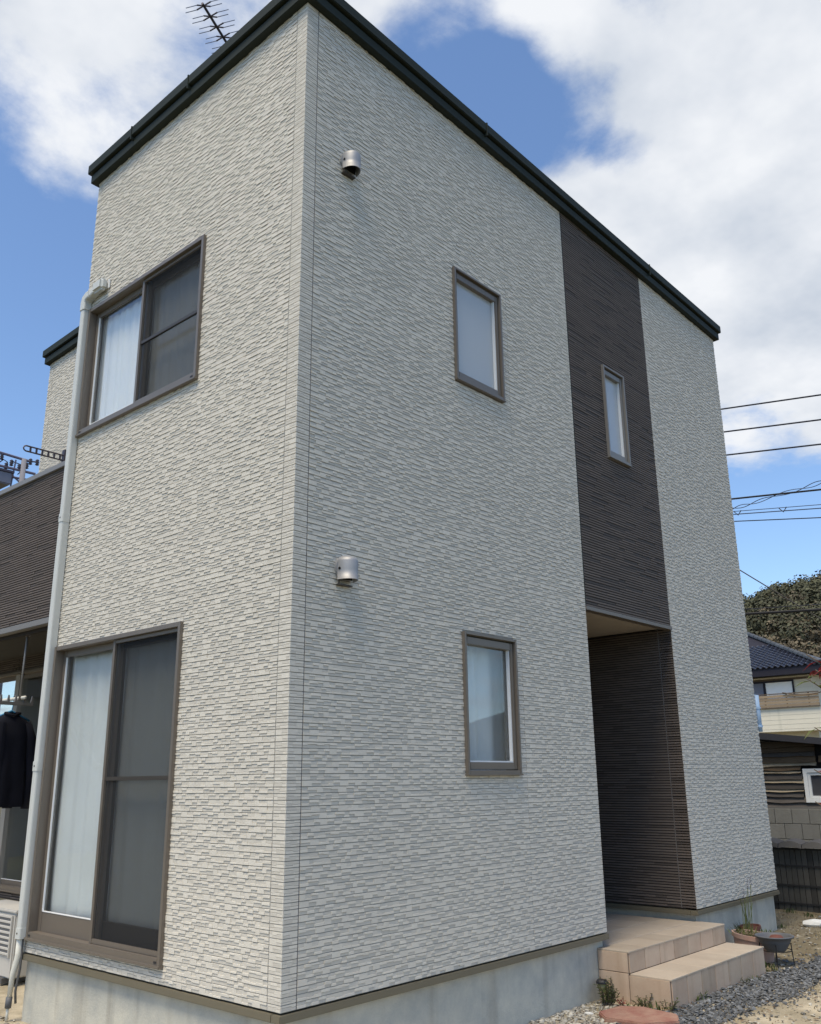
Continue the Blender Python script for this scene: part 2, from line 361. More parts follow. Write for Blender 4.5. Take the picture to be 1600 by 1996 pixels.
def build_hill():
    ys = np.linspace(40, 130, 110); ds = np.linspace(92, 300, 60)
    v = [(CX + d * math.sin(math.radians(a)), CY + d * math.cos(math.radians(a)), hill_z(a, d)) for a in ys for d in ds]; n = len(ds)
    f = [(i * n + j, i * n + j + 1, (i + 1) * n + j + 1, (i + 1) * n + j) for i in range(len(ys) - 1) for j in range(n - 1)]
    me = bpy.data.meshes.new('hill'); me.from_pydata(v, [], f); me.polygons.foreach_set('use_smooth', [True] * len(f))
    tag(link('hill', me, 'hill_soil'), kind='structure')
    rng = random.Random(5); woods, thick = MB(), MB()
    for _ in range(1700):
        a = rng.uniform(62, 80); d = rng.uniform(118, 222)
        x, y = CX + d * math.sin(math.radians(a)), CY + d * math.cos(math.radians(a)); z = hill_z(a, d)
        low = rng.random() < (.75 if d < 160 else .35 if d < 180 else .12); mb = thick if low else woods
        R = rng.uniform(1.1, 2.6) * (.75 if low else 1); tint = rng.uniform(.6, 1.25)
        for k in range(130 if 67 < a < 75 else 24):
            q = Vector((rng.gauss(0, 1), rng.gauss(0, 1), rng.gauss(0, 1))); q = q.normalized() * R * rng.uniform(.55, 1.05)
            c = Vector((x, y, z + R * .75)) + Vector((q.x, q.y, q.z * .85))
            s = rng.uniform(.14, .34); nrm = (q.normalized() + Vector((rng.gauss(0, .35), rng.gauss(0, .35), rng.gauss(.3, .35)))).normalized()
            e1 = nrm.orthogonal().normalized(); e1.rotate(Matrix.Rotation(rng.uniform(0, 6.3), 3, nrm)); e2 = nrm.cross(e1) * s; e1 = e1 * s
            mb.quad((c - e1, c - e2, c + e1, c + e2), tint * rng.uniform(.85, 1.15))
    o = woods.build('woodland', 'forest', tone=True)
    tag(thick.build('thicket', 'thicket', tone=True), 'brown leafless thicket on the lower hillside above the tiled roof', 'thicket', kind='stuff')
    tag(o, 'dark evergreen wood covering the hillside behind the neighbouring roof', 'woodland', kind='stuff')
build_hill()

# ------------------------------------------------------------------ the house
house = world_parent(empty('house', (3.0, 2.5, GZ)))
tag(house, 'two-storey house clad in white split-stone siding with dark brown entrance strip', 'house')

def grid_wall(P, u0, u1, z0, z1, holes, name, m, t=.10):
    us = sorted({u0, u1, *[min(u1, max(u0, h[i])) for h in holes for i in (0, 1)]})
    zs = sorted({z0, z1, *[min(z1, max(z0, h[i])) for h in holes for i in (2, 3)]})
    mb = MB()
    for a, b in zip(us[:-1], us[1:]):
        for c, d in zip(zs[:-1], zs[1:]):
            um, zm = (a + b) / 2, (c + d) / 2
            if any(h[0] < um < h[1] and h[2] < zm < h[3] for h in holes): continue
            mb.pbox(P, a, b, c, d, -t, 0)
    return mb.build(name, m, house)
def free_spans(u0, u1, za, zb, holes):
    sp = [(u0, u1)]
    for h in holes:
        if h[3] <= za + .004 or h[2] >= zb - .004: continue
        ns = []
        for a, b in sp:
            if h[1] <= a or h[0] >= b: ns.append((a, b)); continue
            if h[0] > a: ns.append((a, h[0]))
            if h[1] < b: ns.append((h[1], b))
        sp = ns
    return [s for s in sp if s[1] - s[0] > .004]
def fill(rng, a, b, lo, hi):
    out, u = [], a
    while u < b - 1e-4:
        L = rng.uniform(lo, hi)
        if b - (u + L) < lo * .6: L = b - u
        out.append((u, min(b, u + L))); u += L
    return out
def white_pieces(u0, u1, z0, z1, holes, seed):
    # courses 35 mm high, closed below by a groove; each stone is whole or stepped once, the recessed half printed a shade darker
    rng = random.Random(seed); ps = []; pitch = .035; z = z0; g = .0034
    while z < z1 - .005:
        zt = min(z1, z + pitch); lo, hi = z + g / 2, zt - g / 2
        for a, b in free_spans(u0, u1, z, zt, holes):
            last = None
            for p, q in fill(rng, a, b, .034, .078):
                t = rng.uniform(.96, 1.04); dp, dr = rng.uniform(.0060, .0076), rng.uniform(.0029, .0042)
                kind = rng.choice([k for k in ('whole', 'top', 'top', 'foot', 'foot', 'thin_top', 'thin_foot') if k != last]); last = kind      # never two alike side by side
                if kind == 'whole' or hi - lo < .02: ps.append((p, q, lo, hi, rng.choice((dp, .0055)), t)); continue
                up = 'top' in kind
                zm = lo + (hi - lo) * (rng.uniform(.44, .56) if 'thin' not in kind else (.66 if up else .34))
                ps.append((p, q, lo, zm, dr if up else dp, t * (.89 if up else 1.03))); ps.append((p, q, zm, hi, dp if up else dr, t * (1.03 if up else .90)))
        z = zt
    return ps
def dark_pieces(u0, u1, z0, z1, holes, seed):
    rng = random.Random(seed); ps = []; pitch = .0237; z = z0
    while z < z1 - .005:
        zt = min(z1, z + pitch)
        for a, b in free_spans(u0, u1, z, zt, holes):
            for p, q in fill(rng, a, b, .10, .36):
                low = rng.random() < .16
                ps.append((p, q, z + .0038, zt - .0038, .0022 if low else rng.uniform(.0056, .0074), rng.uniform(.72, .95) if low else rng.uniform(.92, 1.2)))
        z = zt
    return ps
def piece_geo(P, ps, seed, ch=.0016):
    rng = np.random.default_rng(seed); V = []; F = []; T = []
    for i, (a, b, z0, z1, d, t) in enumerate(ps):
        j = rng.uniform(-.0004, .0004, 4); k = len(V)
        if a < .1 and P in (P_left, P_front): d = .0055; j *= .4          # the corner board is smoother
        elif P is P_front and (abs(b - DA) < .002 or abs(a - DB) < .002): d = .0055; j *= .4
        V += [P(a, z0, -.001), P(b, z0, -.001), P(b, z1, -.001), P(a, z1, -.001),
              P(a + .0003, z0 + .0003, d + j[0]), P(b - .0003, z0 + .0003, d + j[1]), P(b - .0003, z1 - ch, d + j[2]), P(a + .0003, z1 - ch, d + j[3])]
        F += [(k + 4, k + 5, k + 6, k + 7), (k, k + 1, k + 5, k + 4), (k + 1, k + 2, k + 6, k + 5), (k + 2, k + 3, k + 7, k + 6), (k + 3, k, k + 4, k + 7)]
        T += [t] * 5
    return V, F, T
def geo_obj(name, g, m, parent, kind=None):
    me = bpy.data.meshes.new(name); me.from_pydata(g[0], [], g[1])
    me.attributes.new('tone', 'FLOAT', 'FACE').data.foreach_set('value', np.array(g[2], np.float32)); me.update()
    o = link(name, me, m, parent)
    if kind: o['kind'] = kind
    return o
CAMP = Vector((-3.414, -3.991, 1.155))
def clad(P, ps, wall, m, seed, keep=0, name='siding_relief'):
    if keep:
        near = sorted(range(len(ps)), key=lambda i: (Vector(P((ps[i][0] + ps[i][1]) / 2, (ps[i][2] + ps[i][3]) / 2, 0)) - CAMP).length / math.sqrt((ps[i][1] - ps[i][0]) * (ps[i][3] - ps[i][2])))
        near = set(near[:keep])
    else: near = set()
    geo_obj(name, piece_geo(P, [p for i, p in enumerate(ps) if i not in near], seed), m, wall, 'stuff')
    for i in near: geo_obj('siding_stone', piece_geo(P, [ps[i]], seed + i), m, wall)

# openings: (u0, u1, z0, z1)
UPW = (1.083, 2.762, 3.932, 5.104); LOW = (1.075, 2.762, .103, 2.172)
WA = (1.576, 2.199, 4.113, 5.091); WB = (1.577, 2.206, 1.184, 2.158); WS = (3.874, 4.282, 4.081, 5.041)
inset = lambda w, e: (w[0] + e, w[1] - e, w[2] + e, w[3] - e)
SEAM = .006
# gable end (left in the picture)
wl = grid_wall(P_left, .0, LY, 0, ZW, [inset(UPW, .02), inset(LOW, .02)], 'gable_wall', 'siding_back')
hl = [inset(UPW, .006), inset(LOW, .006), (.100, .100 + SEAM, 0, ZW), (LY - .052, LY - .052 + .005, 0, ZW)]
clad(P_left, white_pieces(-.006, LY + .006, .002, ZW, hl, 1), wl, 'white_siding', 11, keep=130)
for u in (.100, LY - .052): MB().pbox(P_left, u + .0005, u + .005, .002, ZW, -.001, .002).build('joint_seal', 'seal_grey', wl)
# entrance front (right in the picture)
wf = grid_wall(P_front, .101, LX, 0, ZW, [inset(WA, .02), inset(WB, .02), inset(WS, .02), (DA, DB, -1, ZO)], 'front_wall', 'siding_back')
hf = [inset(WA, .006), inset(WB, .006), (.100, .108, 0, ZW), (LX - .1, LX - .1 + .005, 0, ZW), (2.30, 2.3035, 0, ZW), (DA, DB, 0, ZW)]
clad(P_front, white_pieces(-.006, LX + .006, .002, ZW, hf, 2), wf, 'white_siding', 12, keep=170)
MB().pbox(P_front, .1005, .1075, .002, ZW, -.001, .0022).build('joint_seal', 'seal_dark', wf)
MB().pbox(P_front, LX - .0995, LX - .0955, .002, ZW, -.001, .0022).build('joint_seal', 'seal_grey', wf)
MB().pbox(P_front, 2.3003, 2.3032, .002, ZW, -.001, .003).build('joint_seal', 'seal_grey', wf)
dk = geo_obj('dark_panel', (lambda m: (m.v, m.f, m.t))(MB().pbox(P_front, DA + .012, DB - .002, ZO + .02, WS[2] + .02, -.01, .001).pbox(P_front, DA + .012, WS[0] + .02, WS[2] + .02, WS[3] - .02, -.01, .001).pbox(P_front, WS[1] - .02, DB - .002, WS[2] + .02, WS[3] - .02, -.01, .001).pbox(P_front, DA + .012, DB - .002, WS[3] - .02, ZW, -.01, .001)), 'dark_back', house)
clad(P_front, dark_pieces(DA + .014, DB - .004, ZO + .02, ZW, [inset(WS, .006)], 3), dk, 'dark_siding', 13)
MB().pbox(P_front, DA, DA + .012, ZO, ZW, -.01, .006).build('joint_trim', 'fascia', house)
MB().pbox(P_front, DA + .001, DB + .012, ZO - .012, ZO + .02, -.06, .014).build('lintel_trim', 'bronze', house, bevel=.002)
# porch recess
wp = grid_wall(P_porch, .0, 2.2, 0, ZO, [], 'porch_side_wall', 'dark_back', t=.05)
clad(P_porch, dark_pieces(-.004, 2.2, .004, ZO, [(.135, .142, 0, ZO)], 4), wp, 'dark_siding', 14)
MB().pbox(P_porch, .1355, .1415, .004, ZO, -.001, .006).build('joint_seal', 'seal_brown', wp)
one_box('porch_left_wall', 'dark_siding', house, DA - .09, DA - .001, .101, 2.2, -.1, ZO)
one_box('porch_back_wall', 'dark_siding', house, DA, DB, 2.2, 2.3, -.1, ZO)
MB().box(DA - .0, DB + .05, .05, 2.2, ZO + .012, ZO + .05).build('porch_ceiling', 'soffit', house)
dr = MB().box(3.55, 4.55, 2.155, 2.198, -.09, 2.15).build('entrance_door', 'bronze', house, bevel=.004)
MB().tube([(3.68, 2.09, .7), (3.68, 2.09, 1.5)], .014).build('door_handle', 'steel', dr, smooth=True)
# end walls that the picture does not show in full
one_box('end_wall', 'siding_back', house, LX - .1, LX - .001, .1, YB, 0, ZT)
one_box('return_wall', 'siding_back', house, .1, XR + .02, LY - .1, LY - .001, 0, ZT)
one_box('rear_wall', 'siding_back', house, XR, LX - .1, YB - .1, YB, 0, ZT)
one_box('upper_floor', 'interior', house, .1, LX - .1, .1, LY - .1, 2.62, 2.85)
one_box('ground_floor', 'interior', house, .1, DA - .1, .1, LY - .1, -.05, .06)
# upper set-back wall above the balcony
wb = grid_wall(P_back, LY, YB, 2.75, ZT, [], 'setback_wall', 'siding_back')
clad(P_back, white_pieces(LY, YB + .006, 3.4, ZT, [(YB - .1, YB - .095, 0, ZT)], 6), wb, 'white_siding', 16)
# dark ground-floor wall under the balcony with a wide sliding window
TW = (3.5, 8.0, .08, 2.39)
wt = grid_wall(P_back, LY, YE, -.05, 2.6, [TW], 'terrace_wall', 'dark_back')
clad(P_back, dark_pieces(LY, YE, .0, 2.6, [TW], 7), wt, 'dark_siding', 17)
# balcony
bal = MB().box(XB, XB + .12, LY + .004, YE, 2.56, 4.02).build('balcony_parapet', 'dark_back', house)
clad(P_balc, dark_pieces(LY + .03, YE, 2.60, 4.02, [], 8), bal, 'dark_siding', 18)
MB().box(XB - .03, XB + .15, LY + .006, YE + .03, 4.022, 4.075).build('balcony_coping', 'taupe', house, bevel=.004)
MB().box(XB - .022, XB + .06, LY + .006, YE, 2.535, 2.59).build('balcony_trim', 'taupe', house, bevel=.003)
MB().box(XB + .061, XR, LY + .004, YE, 2.555, 2.70).build('balcony_floor', 'fence_slat', house)
MB().box(XB + .061, XB + .10, LY + .004, YE, 2.50, 2.553).build('balcony_beam', 'dark_back', house)
# foundation and flashing
for boxes in ([(.03, DA - .02, .03, .30), (.03, .30, .301, LY - .03), (.301, XR + .03, LY - .30, LY - .03), (XR + .03, XR + .2, LY - .30, YE)],
              [(DB + .03, LX - .03, .03, .30), (LX - .30, LX - .03, .301, YB), (DB + .03, DB + .2, .301, 2.2)]):
    fd = MB()
    for b4 in boxes: fd.box(*b4, GZ - .3, -.044)
    fd.build('foundation', 'concrete', house)
fl = MB()
def flash(x0, x1, y0, y1): fl.box(x0, x1, y0, y1, -.046, -.008)
flash(-.022, DA - .001, -.022, .05); flash(-.022, .05, .051, LY + .02); flash(.051, XR, LY - .05, LY + .02)
flash(DB - .022, LX + .02, -.022, .05); flash(DB - .022, DB + .05, .051, 2.2); flash(XR - .022, XR + .05, LY + .021, YE)
fl.build('base_flashing', 'flashing', house, bevel=.003)
# roof: stepped fascia over an L-shaped plan
def roof_fall(x, y): return .105 - .0205 * x - .034 * y       # the roof falls gently away from the near corner
def Lpoly(o): return [(-o, -o), (LX + o, -o), (LX + o, YB + o), (XR - o, YB + o), (XR - o, LY + o), (-o, LY + o)]
def Lprism(o, z0, z1, name, m, bevel=0.0):
    p = Lpoly(o); mb = MB(); n = len(p)
    mb.v = [(x, y, z0 + roof_fall(x, y)) for x, y in p] + [(x, y, z1 + roof_fall(x, y)) for x, y in p]
    mb.f = [tuple(range(n - 1, -1, -1)), tuple(range(n, 2 * n))] + [(i, (i + 1) % n, n + (i + 1) % n, n + i) for i in range(n)]; mb.t = [1] * len(mb.f)
    return mb.build(name, m, house, bevel=bevel)
Lprism(.062, ZT, ZT + .082, 'fascia_board', 'fascia', .004)
Lprism(.030, ZT + .0825, ZT + .096, 'fascia_gap', 'dark_back')
rf = Lprism(.088, ZT + .0965, ZT + .190, 'roof', 'fascia', .006)
for (x, y, ax) in ((-.09, 1.36, 0), (2.02, -.09, 1), (-.09, 2.2, 0), (5.0, -.09, 1)):
    mb = MB(); q = roof_fall(x, y)
    if ax == 0: mb.box(x - .004, x + .03, y - .006, y + .006, ZT + .06 + q, ZT + .192 + q)
    else: mb.box(x - .006, x + .006, y - .004, y + .03, ZT + .06 + q, ZT + .192 + q)
    mb.build('fascia_joint', 'fascia', rf)

# ------------------------------------------------------------------ windows
def bars(mb, P, u0, u1, z0, z1, w, d0, d1, wb=None, wt=None, wr=None, wl=None):
    wb = wb or w; wt = wt or w; wr = wr or w; wl = wl or w
    mb.pbox(P, u0, u0 + wr, z0, z1, d0, d1); mb.pbox(P, u1 - wl, u1, z0, z1, d0, d1)
    mb.pbox(P, u0 + wr, u1 - wl, z0, z0 + wb, d0, d1 - .0015); mb.pbox(P, u0 + wr, u1 - wl, z1 - wt, z1, d0, d1 - .0015)
    return mb
def sliding_window(P, w, rail, bottom, m='bronze', parent=house, panes='pane_clear', has_screen=True):
    u0, u1, z0, z1 = w; um = (u0 + u1) / 2 + .012
    fr = bars(MB(), P, u0, u1, z0, z1, .030, -.10, .030, wb=.040, wt=.032)
    fr.pbox(P, u0 - .004, u1 + .004, z0 - .014, z0 + .002, -.02, .040)
    fo = fr.build('window', m, parent, bevel=.002)
    a, b, c, d = u0 + .030, u1 - .030, z0 + .040, z1 - .032
    sA = bars(MB(), P, um - .03, b - .001, c, d, .048, -.060, -.036, wb=bottom, wt=.05).build('sash', m, fo, bevel=.002)
    MB().pbox(P, um + .017, b - .048, c + bottom - .002, d - .049, -.050, -.046).build('pane', panes, fo)
    MB().pbox(P, b - .054, b - .048, c + bottom, d - .05, -.046, -.034).build('bead', 'white_vinyl', fo)
    MB().pbox(P, um + .02, b - .05, c + bottom, c + bottom + .006, -.046, -.034).build('bead', 'white_vinyl', fo)
    sB = bars(MB(), P, a + .001, um + .03, c, d, .048, -.092, -.066, wb=bottom, wt=.05).build('sash', 'bronze_dark', fo, bevel=.002)
    MB().pbox(P, a + .048, um - .017, c + bottom - .002, d - .049, -.082, -.078).build('pane', panes, fo)
    if has_screen:
        sf = bars(MB(), P, a + .002, um + .012, c + .002, d - .002, .020, -.022, .004, wb=.028, wt=.024, wr=.03, wl=.030)
        zr = c + (d - c) * rail
        MB().pbox(P, a + .0325, um - .0185, zr - .013, zr + .013, -.020, -.001).build('screen_rail', 'bronze_dark', fo, bevel=.0015)
        sf.build('screen_frame', 'bronze', fo, bevel=.0015)
        MB().pbox(P, a + .03, um - .016, c + .02, d - .02, -.012, -.011).build('insect_screen', 'insect_screen', fo)
        MB().pbox(P, a + .006, a + .012, c, d, .004, .0048).build('screen_groove', 'black_void', fo)
    for uu in (u0 + .05, u1 - .05):
        MB().pbox(P, uu - .014, uu + .014, z0 + .012, z0 + .024, .030, .0315).build('drain_cap', 'black_plastic', fo)
    return fo
w_up = sliding_window(P_left, UPW, .48, .05)
w_lo = sliding_window(P_left, LOW, .52, .13)
def casement(P, w, m, trim_bottom, stile=.045, pane='pane_frost'):
    u0, u1, z0, z1 = w
    fo = bars(MB(), P, u0, u1, z0, z1, .021, -.09, .032, wb=.026, wt=.018).pbox(P, u0 - .004, u1 + .004, z0 - .010, z0 + .002, -.02, .040).build('window', m, house, bevel=.002)
    a, b, c, d = u0 + .025, u1 - .025, z0 + .031, z1 - .030
    bars(MB(), P, a, b, c, d, stile * .62, -.045, .010, wb=stile * 1.1, wt=stile * 1.15, wl=stile * .7).build('sash', m, fo, bevel=.003)
    MB().pbox(P, a + .01, b - .01, c + .02, d - .02, -.030, -.026).build('pane', pane, fo)
    MB().pbox(P, b - stile * .7 - .012, b - stile * .7 - .001, c + stile * 1.1, d - stile * 1.15, -.026, -.002).build('bead', 'white_vinyl', fo)
    if trim_bottom: MB().pbox(P, a + stile * .62, b - stile * .7 - .012, c + stile * 1.1, c + stile * 1.1 + .010, -.026, -.002).build('bead', 'white_vinyl', fo)
    return fo
casement(P_front, WA, 'bronze', False); casement(P_front, WB, 'bronze', True, pane='pane_clear'); casement(P_front, WS, 'taupe', False, .045)
w_te = sliding_window(P_back, TW, .5, .05, has_screen=False)

def curtain(P, u0, u1, z0, z1, d, m, label, folds, amp, seed):
    rng = random.Random(seed); n = int((u1 - u0) / .012) + 2; ph = rng.uniform(0, 6); v = []; f = []
    rows = 10
    for j in range(rows + 1):
        z = z0 + (z1 - z0) * j / rows
        for i in range(n):
            u = u0 + (u1 - u0) * i / (n - 1)
            dd = d + amp * math.sin(u * folds + ph + .9 * math.sin(u * folds * .37 + seed)) * (1 - .35 * j / rows) + .006 * mnoise.noise((u * 9, z * 1.5, seed))
            v.append(P(u, z, dd))
    for j in range(rows):
        for i in range(n - 1): f.append((j * n + i, j * n + i + 1, (j + 1) * n + i + 1, (j + 1) * n + i))
    me = bpy.data.meshes.new('curtain'); me.from_pydata(v, [], f); me.polygons.foreach_set('use_smooth', [True] * len(f))
    o = link('curtain', me, m)
    md = o.modifiers.new('thickness', 'SOLIDIFY'); md.thickness = .0015
    return tag(o, label, 'curtain')
curtain(P_left, UPW[0] - .15, LY - .105, UPW[2] - .15, UPW[3] + .03, -.112, 'curtain', 'white pleated sheer curtain inside the upper sliding window', 62, .010, 1)
curtain(P_left, LOW[0] - .15, LY - .105, LOW[2] + .02, LOW[3] + .03, -.112, 'grey_curtain', 'pale grey floor-length curtain inside the ground-floor sliding window', 34, .010, 2)
curtain(P_front, WA[0] - .10, WA[1] + .25, WA[2] - .1, WA[3] + .08, -.16, 'frost_curtain', 'pale blue-white curtain inside the upper front window on white siding', 40, .012, 3)
curtain(P_front, WB[0] - .10, WB[1] + .25, WB[2] - .1, WB[3] + .08, -.16, 'grey_curtain', 'grey-green curtain inside the lower front window', 30, .016, 4)
curtain(P_front, WS[0] - .10, WS[1] + .25, WS[2] - .1, WS[3] + .08, -.14, 'frost_curtain', 'pale blind inside the narrow window in the dark strip', 20, .006, 5)

# ------------------------------------------------------------------ vent hoods on the entrance front
def vent(u, z):
    fl_ = MB(); n = 20
    ring = []
    for k in range(n):
        a = 2 * math.pi * k / n; ring.append((math.cos(a) * .078, math.sin(a) * .078))
    b = [P_front(u + x, z + y, .002) for x, y in ring]; t = [P_front(u + x, z + y, .022) for x, y in ring]
    fl_.v = b + t; fl_.f = [tuple(range(n)), tuple(range(2 * n - 1, n - 1, -1))] + [(i, (i + 1) % n, n + (i + 1) % n, n + i) for i in range(n)]; fl_.t = [1] * len(fl_.f)
    o = fl_.build('vent_hood', 'vent_metal', house, smooth=False)
    # hood: half capsule, domed on top, open below
    r, zb, zs = .068, z - .078, z + .038; mb = MB(); na = 18; prof = [(r, zb), (r, zb + .06), (r, zs)]
    for k in range(1, 7):
        a = k / 6 * math.pi / 2; prof.append((r * math.cos(a), zs + r * .62 * math.sin(a)))
    for inner, off in ((0, 0), (1, .004)):
        for rr, zz_ in prof:
            rr = max(0.0005, rr - off)
            for k in range(na + 1):
                a = math.pi * k / na; mb.v.append(P_front(u - rr * math.cos(a), zz_ - off * .5 * (zz_ > zs), .022 + rr * math.sin(a) * 1.35))
    m_ = na + 1; base2 = len(prof) * m_
    for s in (0, base2):
        for i in range(len(prof) - 1):
            for k in range(na): mb.f.append((s + i * m_ + k, s + i * m_ + k + 1, s + (i + 1) * m_ + k + 1, s + (i + 1) * m_ + k)); mb.t.append(1)
    for k in range(na): mb.f.append((k, k + 1, base2 + k + 1, base2 + k)); mb.t.append(1)
    mb.build('hood', 'vent_metal', o, smooth=True)
    MB().pbox(P_front, u - .058, u + .058, z - .07, z + .03, .0225, .026).build('vent_opening', 'black_void', o)
    MB().pbox(P_front, u - .064, u - .059, z - .106, z - .070, .0228, .034).pbox(P_front, u - .064, u + .045, z - .111, z - .105, .003, .042).build('drip_lip', 'bronze_dark', o)
    MB().tube([P_front(u - .0695, z - .01, .040), P_front(u - .066, z - .01, .040)], .009, 10).build('screw', 'black_void', o)
vent(.412, 5.40); vent(.412, 2.42)

# ------------------------------------------------------------------ air-conditioner duct cover on the gable
def rounded_run(mb, pts, w, h, axis_out=(-1, 0, 0)):
    # rectangular duct section swept along pts; h is measured along axis_out from the wall
    o = Vector(axis_out); rings = []
    sec = []
    r = .014
    for cx, cy, a0 in ((w / 2 - r, h - r, 0), (-w / 2 + r, h - r, 90)):
        for k in range(4):
            a = math.radians(a0 + k * 30); sec.append((cx + r * math.cos(a), cy + r * math.sin(a)))
    sec += [(-w / 2, 0), (w / 2, 0)]
    pts = [Vector(p) for p in pts]
    for i, p in enumerate(pts):
        d1 = (pts[i] - pts[i - 1]).normalized() if i else (pts[1] - pts[0]).normalized()
        d2 = (pts[i + 1] - pts[i]).normalized() if i < len(pts) - 1 else d1
        t = (d1 + d2).normalized(); side = o.cross(t).normalized(); k = 1 / max(.3, t.dot(d1)); b = len(mb.v)
        for x, y in sec: mb.v.append(tuple(p + side * x * k + o * y))
        rings.append(b)
    n = len(sec)
    for a, b in zip(rings[:-1], rings[1:]):
        for k in range(n): mb.f.append((a + k, a + (k + 1) % n, b + (k + 1) % n, b + k)); mb.t.append(1)
    for s in (rings[0], rings[-1]): mb.f.append(tuple(s + k for k in range(n))); mb.t.append(1)
    return mb
YD, XD = 2.800, -.011
du = rounded_run(MB(), [(XD, YD, .10), (XD, YD, 5.14)], .062, .062).build('duct_cover', 'duct', house)
el = rounded_run(MB(), [(XD, YD, 5.10), (XD, YD, 5.17), (XD, YD - .012, 5.205), (XD, YD - .045, 5.222), (XD, YD - .09, 5.226)], .074, .068).build('duct_elbow', 'duct', du)
rounded_run(MB(), [(XD, YD - .085, 5.226), (XD, YD - .16, 5.24)], .064, .062).build('duct_link', 'duct', du)
MB().box(-.085, XD, YD - .31, YD - .15, 5.195, 5.305).build('wall_cap', 'duct', du, bevel=.022, segs=3)
MB().box(-.02, XD + .002, YD - .335, YD - .308, 5.21, 5.30).build('wall_flange', 'white_vinyl', du, bevel=.004)
for z in (3.22, 1.28, .13):
    rounded_run(MB(), [(XD, YD, z - .035), (XD, YD, z + .035)], .068, .066).build('duct_joint', 'duct', du)
    MB().box(-.0785, -.0765, YD - .008, YD + .008, z - .004, z + .006).build('clip', 'bronze_dark', du)
MB().tube([(-.045, YD + .005, .11), (-.045, YD + .01, -.02), (-.055, YD + .045, -.14), (-.05, YD + .07, -.30)], [.024, .023, .019, .016], 10).build('insulated_pipe', 'hose_white', du, smooth=True)
MB().tube([(-.035, YD - .012, .10), (-.03, YD - .005, -.1), (-.03, YD + .03, -.25), (-.02, YD + .03, -.33)], .009, 8).build('drain_hose', 'rubber', du, smooth=True)
MB().tube([(-.05, YD + .07, -.29), (-.05, YD + .075, -.36)], .022, 10).build('hose_sleeve', 'bowl_grey', du, smooth=True)
MB().tube([(-.05, YD + .075, -.35), (-.05, YD + .08, -.445)], .010, 8).build('drain_end', 'hose_white', du, smooth=True)
# laundry bracket on the balcony wall: a flat arm with rounded holes
lb = MB(); ya, za = 5.79, 4.857
for zz2 in (za + .032, za - .032): lb.tube([(.90, ya, zz2), (1.365, ya, zz2)], .009, 6)
lb.tube([(.90, ya, za + .032), (.880, ya, za + .02), (.872, ya, za), (.880, ya, za - .02), (.90, ya, za - .032)], .009, 6)
for k in range(6): lb.tube([(.955 + k * .072, ya, za - .032), (.955 + k * .072, ya, za + .032)], .012, 6)
lb.box(1.35, 1.375, ya - .03, ya + .03, za - .10, za + .10)
lb.build('laundry_bracket', 'antenna_metal', house)
# light blue pipe on the far end wall
bp_ = MB().tube([(LX + .07, .012, 2.02), (LX + .07, .012, 1.62)], .035, 12).build('end_wall_pipe', 'blue_pipe', house, smooth=True)
for z in (1.88, 1.68): MB().tube([(LX + .07, .012, z - .012), (LX + .07, .012, z + .012)], .042, 12).build('pipe_band', 'blue_pipe', bp_)
MB().tube([(LX - .02, .10, 1.98), (LX + .07, .012, 2.0)], .03, 10).build('pipe_outlet', 'blue_pipe', bp_, smooth=True)

# ------------------------------------------------------------------ entrance steps, tile by tile
steps = world_parent(empty('entrance_steps', (4.04, -.3, GZ)))
tag(steps, 'beige tiled entrance landing with one lower step under the dark porch', 'steps')
X0, X1, YP, YS, ZP, ZS = 3.175, 4.90, -.240, -.570, -.100, -.250
MB().box(X0 + .012, X1 - .012, YP + .012, .0, GZ - .2, ZP - .012).box(DA + .001, DB - .001, .001, 2.2, GZ - .2, ZP - .012).box(X0 + .012, X1 - .002, YS + .012, YP + .011, GZ - .2, ZS - .012).build('step_core', 'grout', steps)
def cells(a, b, size, g=.008):
    n = max(1, round((b - a) / size)); s = (b - a) / n; return [(a + i * s + g / 2, a + (i + 1) * s - g / 2) for i in range(n)]
def tile(x0, x1, y0, y1, z0, z1, m): MB().box(x0, x1, y0, y1, z0, z1).build('tile', m, steps, bevel=.0016, segs=1)
for a, b in cells(DA + .004, DB - .004, .30):
    for c, d in cells(.03, 2.2, .30): tile(a, b, c, d, ZP - .012, ZP, 'tile_top')
for a, b in cells(X0, X1, .30): tile(a, b, YP, .027, ZP - .012, ZP, 'tile_top')
for a, b in cells(X0 + .010, X1 - .010, .245): tile(a, b, YP + .003, YP + .012, ZS + .002, ZP - .013, 'tile')
for a, b in cells(X0, X1, .30): tile(a, b, YS, YP + .0, ZS - .012, ZS, 'tile_top')
for a, b in cells(X0 + .010, X1 - .010, .245): tile(a, b, YS + .003, YS + .012, GZ - .05, ZS - .013, 'tile')
tile(X0 + .001, X0 + .011, YP + .014, .026, ZS + .004, ZP - .013, 'tile'); tile(X0 + .001, X0 + .011, YP + .014, .026, GZ - .05, ZS - .001, 'tile')
tile(X0 + .001, X0 + .011, YS + .014, YP + .009, GZ - .05, ZS - .013, 'tile')
tile(X1 - .011, X1 - .001, YP + .014, .026, ZS + .004, ZP - .013, 'tile'); tile(X1 - .011, X1 - .001, YP + .014, .026, GZ - .05, ZS - .001, 'tile')
tile(X1 - .011, X1 - .001, YS + .014, YP + .009, GZ - .05, ZS - .013, 'tile')

